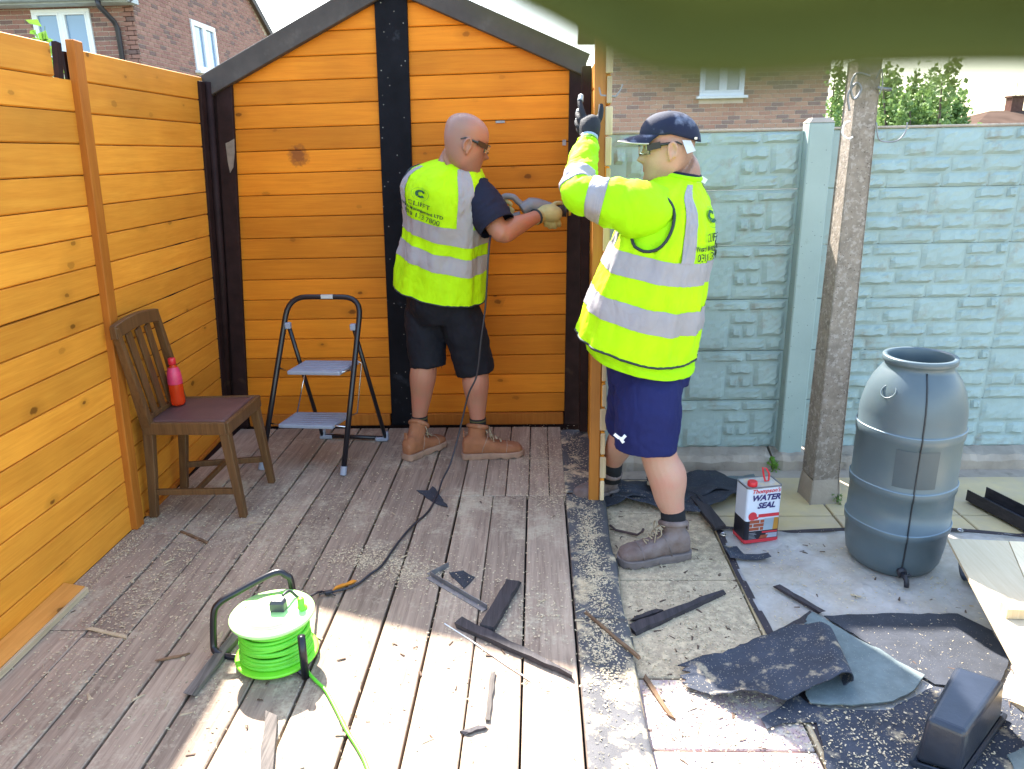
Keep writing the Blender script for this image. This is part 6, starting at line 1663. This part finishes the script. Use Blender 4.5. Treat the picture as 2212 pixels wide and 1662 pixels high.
# watch
wd = (lwr2 - lelb2).normalized(); wc = lwr2 + wd * .016
s = MB(); s.tube([wc - wd * .010, wc + wd * .010], .0365, 20); wt = obj('watch_strap', s, plain('pale_blue_strap', (.33, .42, .52), .5, .05), p2, True)
fx_ = (aty(1252, 297, 3.12) - wc).normalized(); s = MB(); s.cbox(wc + fx_ * .036, (.034, .012, .036), .004, Matrix((wd.cross(fx_), fx_, wd)).transposed()); obj('watch_face', s, CHROME, wt)
# black glove gripping the cut edge
g = lambda x, y, Y: aty(x, y, Y)
fin = [([g(1264, 258, 3.185), g(1257, 240, 3.20), g(1253, 222, 3.225), g(1255, 209, 3.25)], .0125), ([g(1260, 268, 3.19), g(1252, 258, 3.205), g(1248, 247, 3.235), g(1251, 240, 3.262)], .0125), ([g(1260, 278, 3.19), g(1250, 273, 3.21), g(1246, 264, 3.24), g(1250, 256, 3.265)], .0120), ([g(1262, 286, 3.19), g(1252, 284, 3.21), g(1249, 277, 3.24), g(1252, 270, 3.26)], .0110), ([g(1286, 272, 3.18), g(1295, 256, 3.19), g(1298, 240, 3.20), g(1298, 226, 3.215)], .0130)]
gb_ = glove('glove', p2, GLOVE_B, ([lwr2 + wd * .02, g(1274, 280, 3.165), g(1275, 264, 3.185), g(1274, 254, 3.195)], [.034, .043, .040, .026]), fin, None)
for f_, r_ in fin[:3]:
    s = MB(); limb_tube(s, [f_[2].lerp(f_[3], .2) + V3(0, -.002, 0), f_[3] + V3(0, -.002, .002)], [r_ * .98, r_ * .86], 10); s.lathe([(.002, .011), (.009, .006), (.011, 0)], f_[3] + V3(0, -.002, 0), 10); obj('worn_fingertip', s, GLOVE_TIP, gb_, True)
s = MB(); s.tube([lwr2 + wd * .03, lwr2 + wd * .048], [.0385, .041], 18); obj('glove_cuff', s, GLOVE_B, gb_, True)
# blue shorts
s = MB(); q0 = T2.c[0] + V3(.02, 0, -.02)
limb_tube(s, [q0 + V3(0, 0, .02), aty(1398, 795, 2.98), aty(1398, 830, 2.97)], [.150, .172, .165], 24)
hn, hf_ = aty(1393, 972, 2.865), aty(1352, 930, 3.21)
limb_tube(s, [aty(1402, 815, 2.93), aty(1399, 880, 2.88), aty(1394, 969, 2.865)], [.140, .136, .128], 24)
limb_tube(s, [aty(1385, 800, 3.06), aty(1372, 870, 3.14), aty(1360, 925, 3.20)], [.135, .125, .112], 24)
sh2 = obj('shorts', s, BLUESH, p2, True); remesh(sh2, .008, 4); crease(sh2, .020)
# white mark on the leg of the shorts
lm = [(1327, 938, 1338, 947), (1338, 947, 1345, 948), (1345, 948, 1351, 941), (1340, 947, 1347, 957)]
s = MB()
for (xa, ya, xb, yb) in lm:
    a_, b_ = aty(xa, ya, 2.736), aty(xb, yb, 2.730); s.bar(a_, b_, .003, .012)
obj('white_mark', s, PVC, sh2)
for an, kn in ((an2, kn2), (af2, kf2)):
    s = MB(); d_ = (kn - an).normalized() * .022; s.tube([an + d_, an + V3(0, 0, -.02), an + V3(0, 0, -.09)], [.0505, .0515, .048], 18); obj('sock', s, SOCK, p2, True)
bn = boot('boot', p2, (.625, 2.83), (.322, 2.755), .0, an2 + V3(0, 0, -.028), BOOT2, SOLE2, k=1.1)
boot('boot', p2, (.375, 3.42), (.17, 3.30), .012, af2 + V3(0, 0, -.03), BOOT2, SOLE2, k=1.05)

# ------------------------------------------------------------------ sawdust, flakes and splinters lying about
FLK = plain('sawdust_flakes', (.55, .45, .30), .9, .2, 60)
FLD = plain('dark_splinters', (.10, .06, .04), .9, .3, 60)
def scatter(name, mat, spots, n, size, seed, cat=None):
    r = random.Random(seed); s = MB()
    for _ in range(n):
        (x0, x1, y0, y1, z) = r.choice(spots); x, y = r.uniform(x0, x1), r.uniform(y0, y1)
        L = size * r.uniform(.4, 1.6); W = L * r.uniform(.12, .4); a = r.uniform(0, 6.28); ca, sa = math.cos(a), math.sin(a); h = r.uniform(.0008, .003)
        q = [(-L, -W), (L, -W * .4), (L * .8, W * .6), (-L * .9, W)]
        s.add([(x + p * ca - w * sa, y + p * sa + w * ca, z + .001) for p, w in q] + [(x + p * .8 * ca - w * .6 * sa, y + p * .8 * sa + w * .6 * ca, z + .001 + h) for p, w in q], [(4, 5, 6, 7), (0, 1, 5, 4), (1, 2, 6, 5), (2, 3, 7, 6), (3, 0, 4, 7)])
    o = obj(name, s, mat, kind='stuff'); o['label'] = 'loose pale sawdust and dark splinters scattered over planks and paving'
DK = [(-1.8, .1, 1.3, 4.2, .0505), (-1.6, -.3, 1.4, 3.4, .0505), (-1.7, -1.0, 1.6, 3.2, .0505), (.13, .29, 1.4, 3.3, .055)]
PV = [(.32, .78, 1.4, 3.4, .0005), (.32, .78, 1.4, 3.3, .0005), (.84, 1.6, 1.5, 2.9, .012)]
scatter('sawdust', FLK, DK + PV + PV, 6500, .0034, 1)
scatter('wood_splinters', FLD, PV + PV + [(-1.0, .1, 1.4, 2.2, .0505), (-1.8, .1, 1.4, 3.9, .0505)], 230, .010, 2)
scatter('wood_shavings', PALE, PV + DK, 110, .014, 3)

def drifts(name, mat, cl, size, seed):
    r = random.Random(seed); s = MB()
    for (cx, cy, sx, sy, z, n) in cl:
        for _ in range(n):
            x, y = r.gauss(cx, sx), r.gauss(cy, sy); x = max(x, -1.845); L = size * r.uniform(.5, 1.5); W = L * r.uniform(.3, .8); a = r.uniform(0, 6.28); ca, sa = math.cos(a), math.sin(a)
            q = [(-L, -W), (L, -W), (L, W), (-L, W)]; t = r.uniform(-.0012, .0012); h = .0008 + r.random() ** 3 * .003
            s.add([(x + p * ca - w_ * sa, y + p * sa + w_ * ca, z + h + (t if k in (0, 3) else -t)) for k, (p, w_) in enumerate(q)], [(0, 1, 2, 3)])
    o = obj(name, s, mat, kind='stuff'); o['label'] = 'drifts of fine pale sawdust on planks, felt strip and paving'
CL = [(-1.80, 2.75, .03, .25, .051, 900), (-1.80, 3.2, .03, .2, .051, 400), (-1.55, 2.5, .10, .35, .051, 1500), (-1.2, 2.7, .15, .3, .051, 900), (-.72, 2.72, .10, .06, .051, 900), (-.5, 2.60, .10, .06, .051, 600), (-.9, 3.2, .3, .3, .051, 500), (.02, 3.75, .10, .25, .051, 1300), (.05, 3.3, .08, .08, .051, 500), (-.1, 2.4, .15, .2, .051, 700), (.21, 2.95, .025, .12, .0555, 900), (.21, 2.55, .03, .12, .0555, 1000), (.21, 2.15, .035, .14, .0555, 1000), (.20, 3.8, .03, .2, .0555, 500), (.55, 2.5, .12, .35, .0005, 1500), (.5, 3.0, .10, .15, .0005, 700), (.55, 1.9, .12, .2, .0005, 900), (1.0, 1.75, .15, .12, .012, 700)]
drifts('sawdust_drifts', plain('fine_sawdust', (.62, .50, .33), .95, .15, 60), CL, .0030, 9)

# ------------------------------------------------------------------ unidentified olive blur just in front of the lens, given a cap's shape
OLIVE = plain('olive_green_cloth', (.088, .098, .014), .85, .15, 60, .3, 400)
cp_ = thing('olive_blur', 'unidentified out of focus olive green shape across the upper right', 'cap', (.05, -.09, CAM_Z + .06))
EDGE = [(1040, -96), (1115, -30), (1180, 4), (1240, 36), (1290, 66), (1365, 107), (1450, 128), (1572, 136), (1700, 128), (1800, 120), (2000, 112), (2212, 110), (2420, 116), (2640, 52), (2800, -68)]
CC = Vector((.055, -.085, CAM_Z + .075))
def edge_pt(t):
    q = catmull([Vector((x, y)) for x, y in EDGE], t); d = ray(q.x, q.y); return O + d * (.043 / d.y)
def peakf(u, v):
    a = R(-85) + R(170) * u; base = CC + Vector((.080 * math.sin(a), .100 * math.cos(a), 0)); e = edge_pt(u)
    bow = Vector((0, .012, .012)) * math.sin(v * math.pi)
    return e.lerp(base, v) + bow
s = MB(); s.sheet(peakf, 60, 14, .0028); pk_ = obj('peak', s, OLIVE, cp_, True)
s = MB(); s.tube([edge_pt(i / 60) for i in range(61)], .0016, 8); obj('blur_edge', s, OLIVE, pk_, True)
s = MB(); rings = []  # unseen crown, added to complete the guessed cap shape
for i in range(12):
    t = i / 11; f = math.cos(t * math.pi / 2) ** .7
    rings.append([CC + Vector((.080 * f * math.sin(a), .100 * f * math.cos(a), .002 + .11 * math.sin(t * math.pi / 2))) for a in [2 * math.pi * k / 32 for k in range(32)]])
s.loft(rings, False, True); o = obj('crown', s, OLIVE, cp_, True); m = o.modifiers.new('s', 'SOLIDIFY'); m.thickness = .002
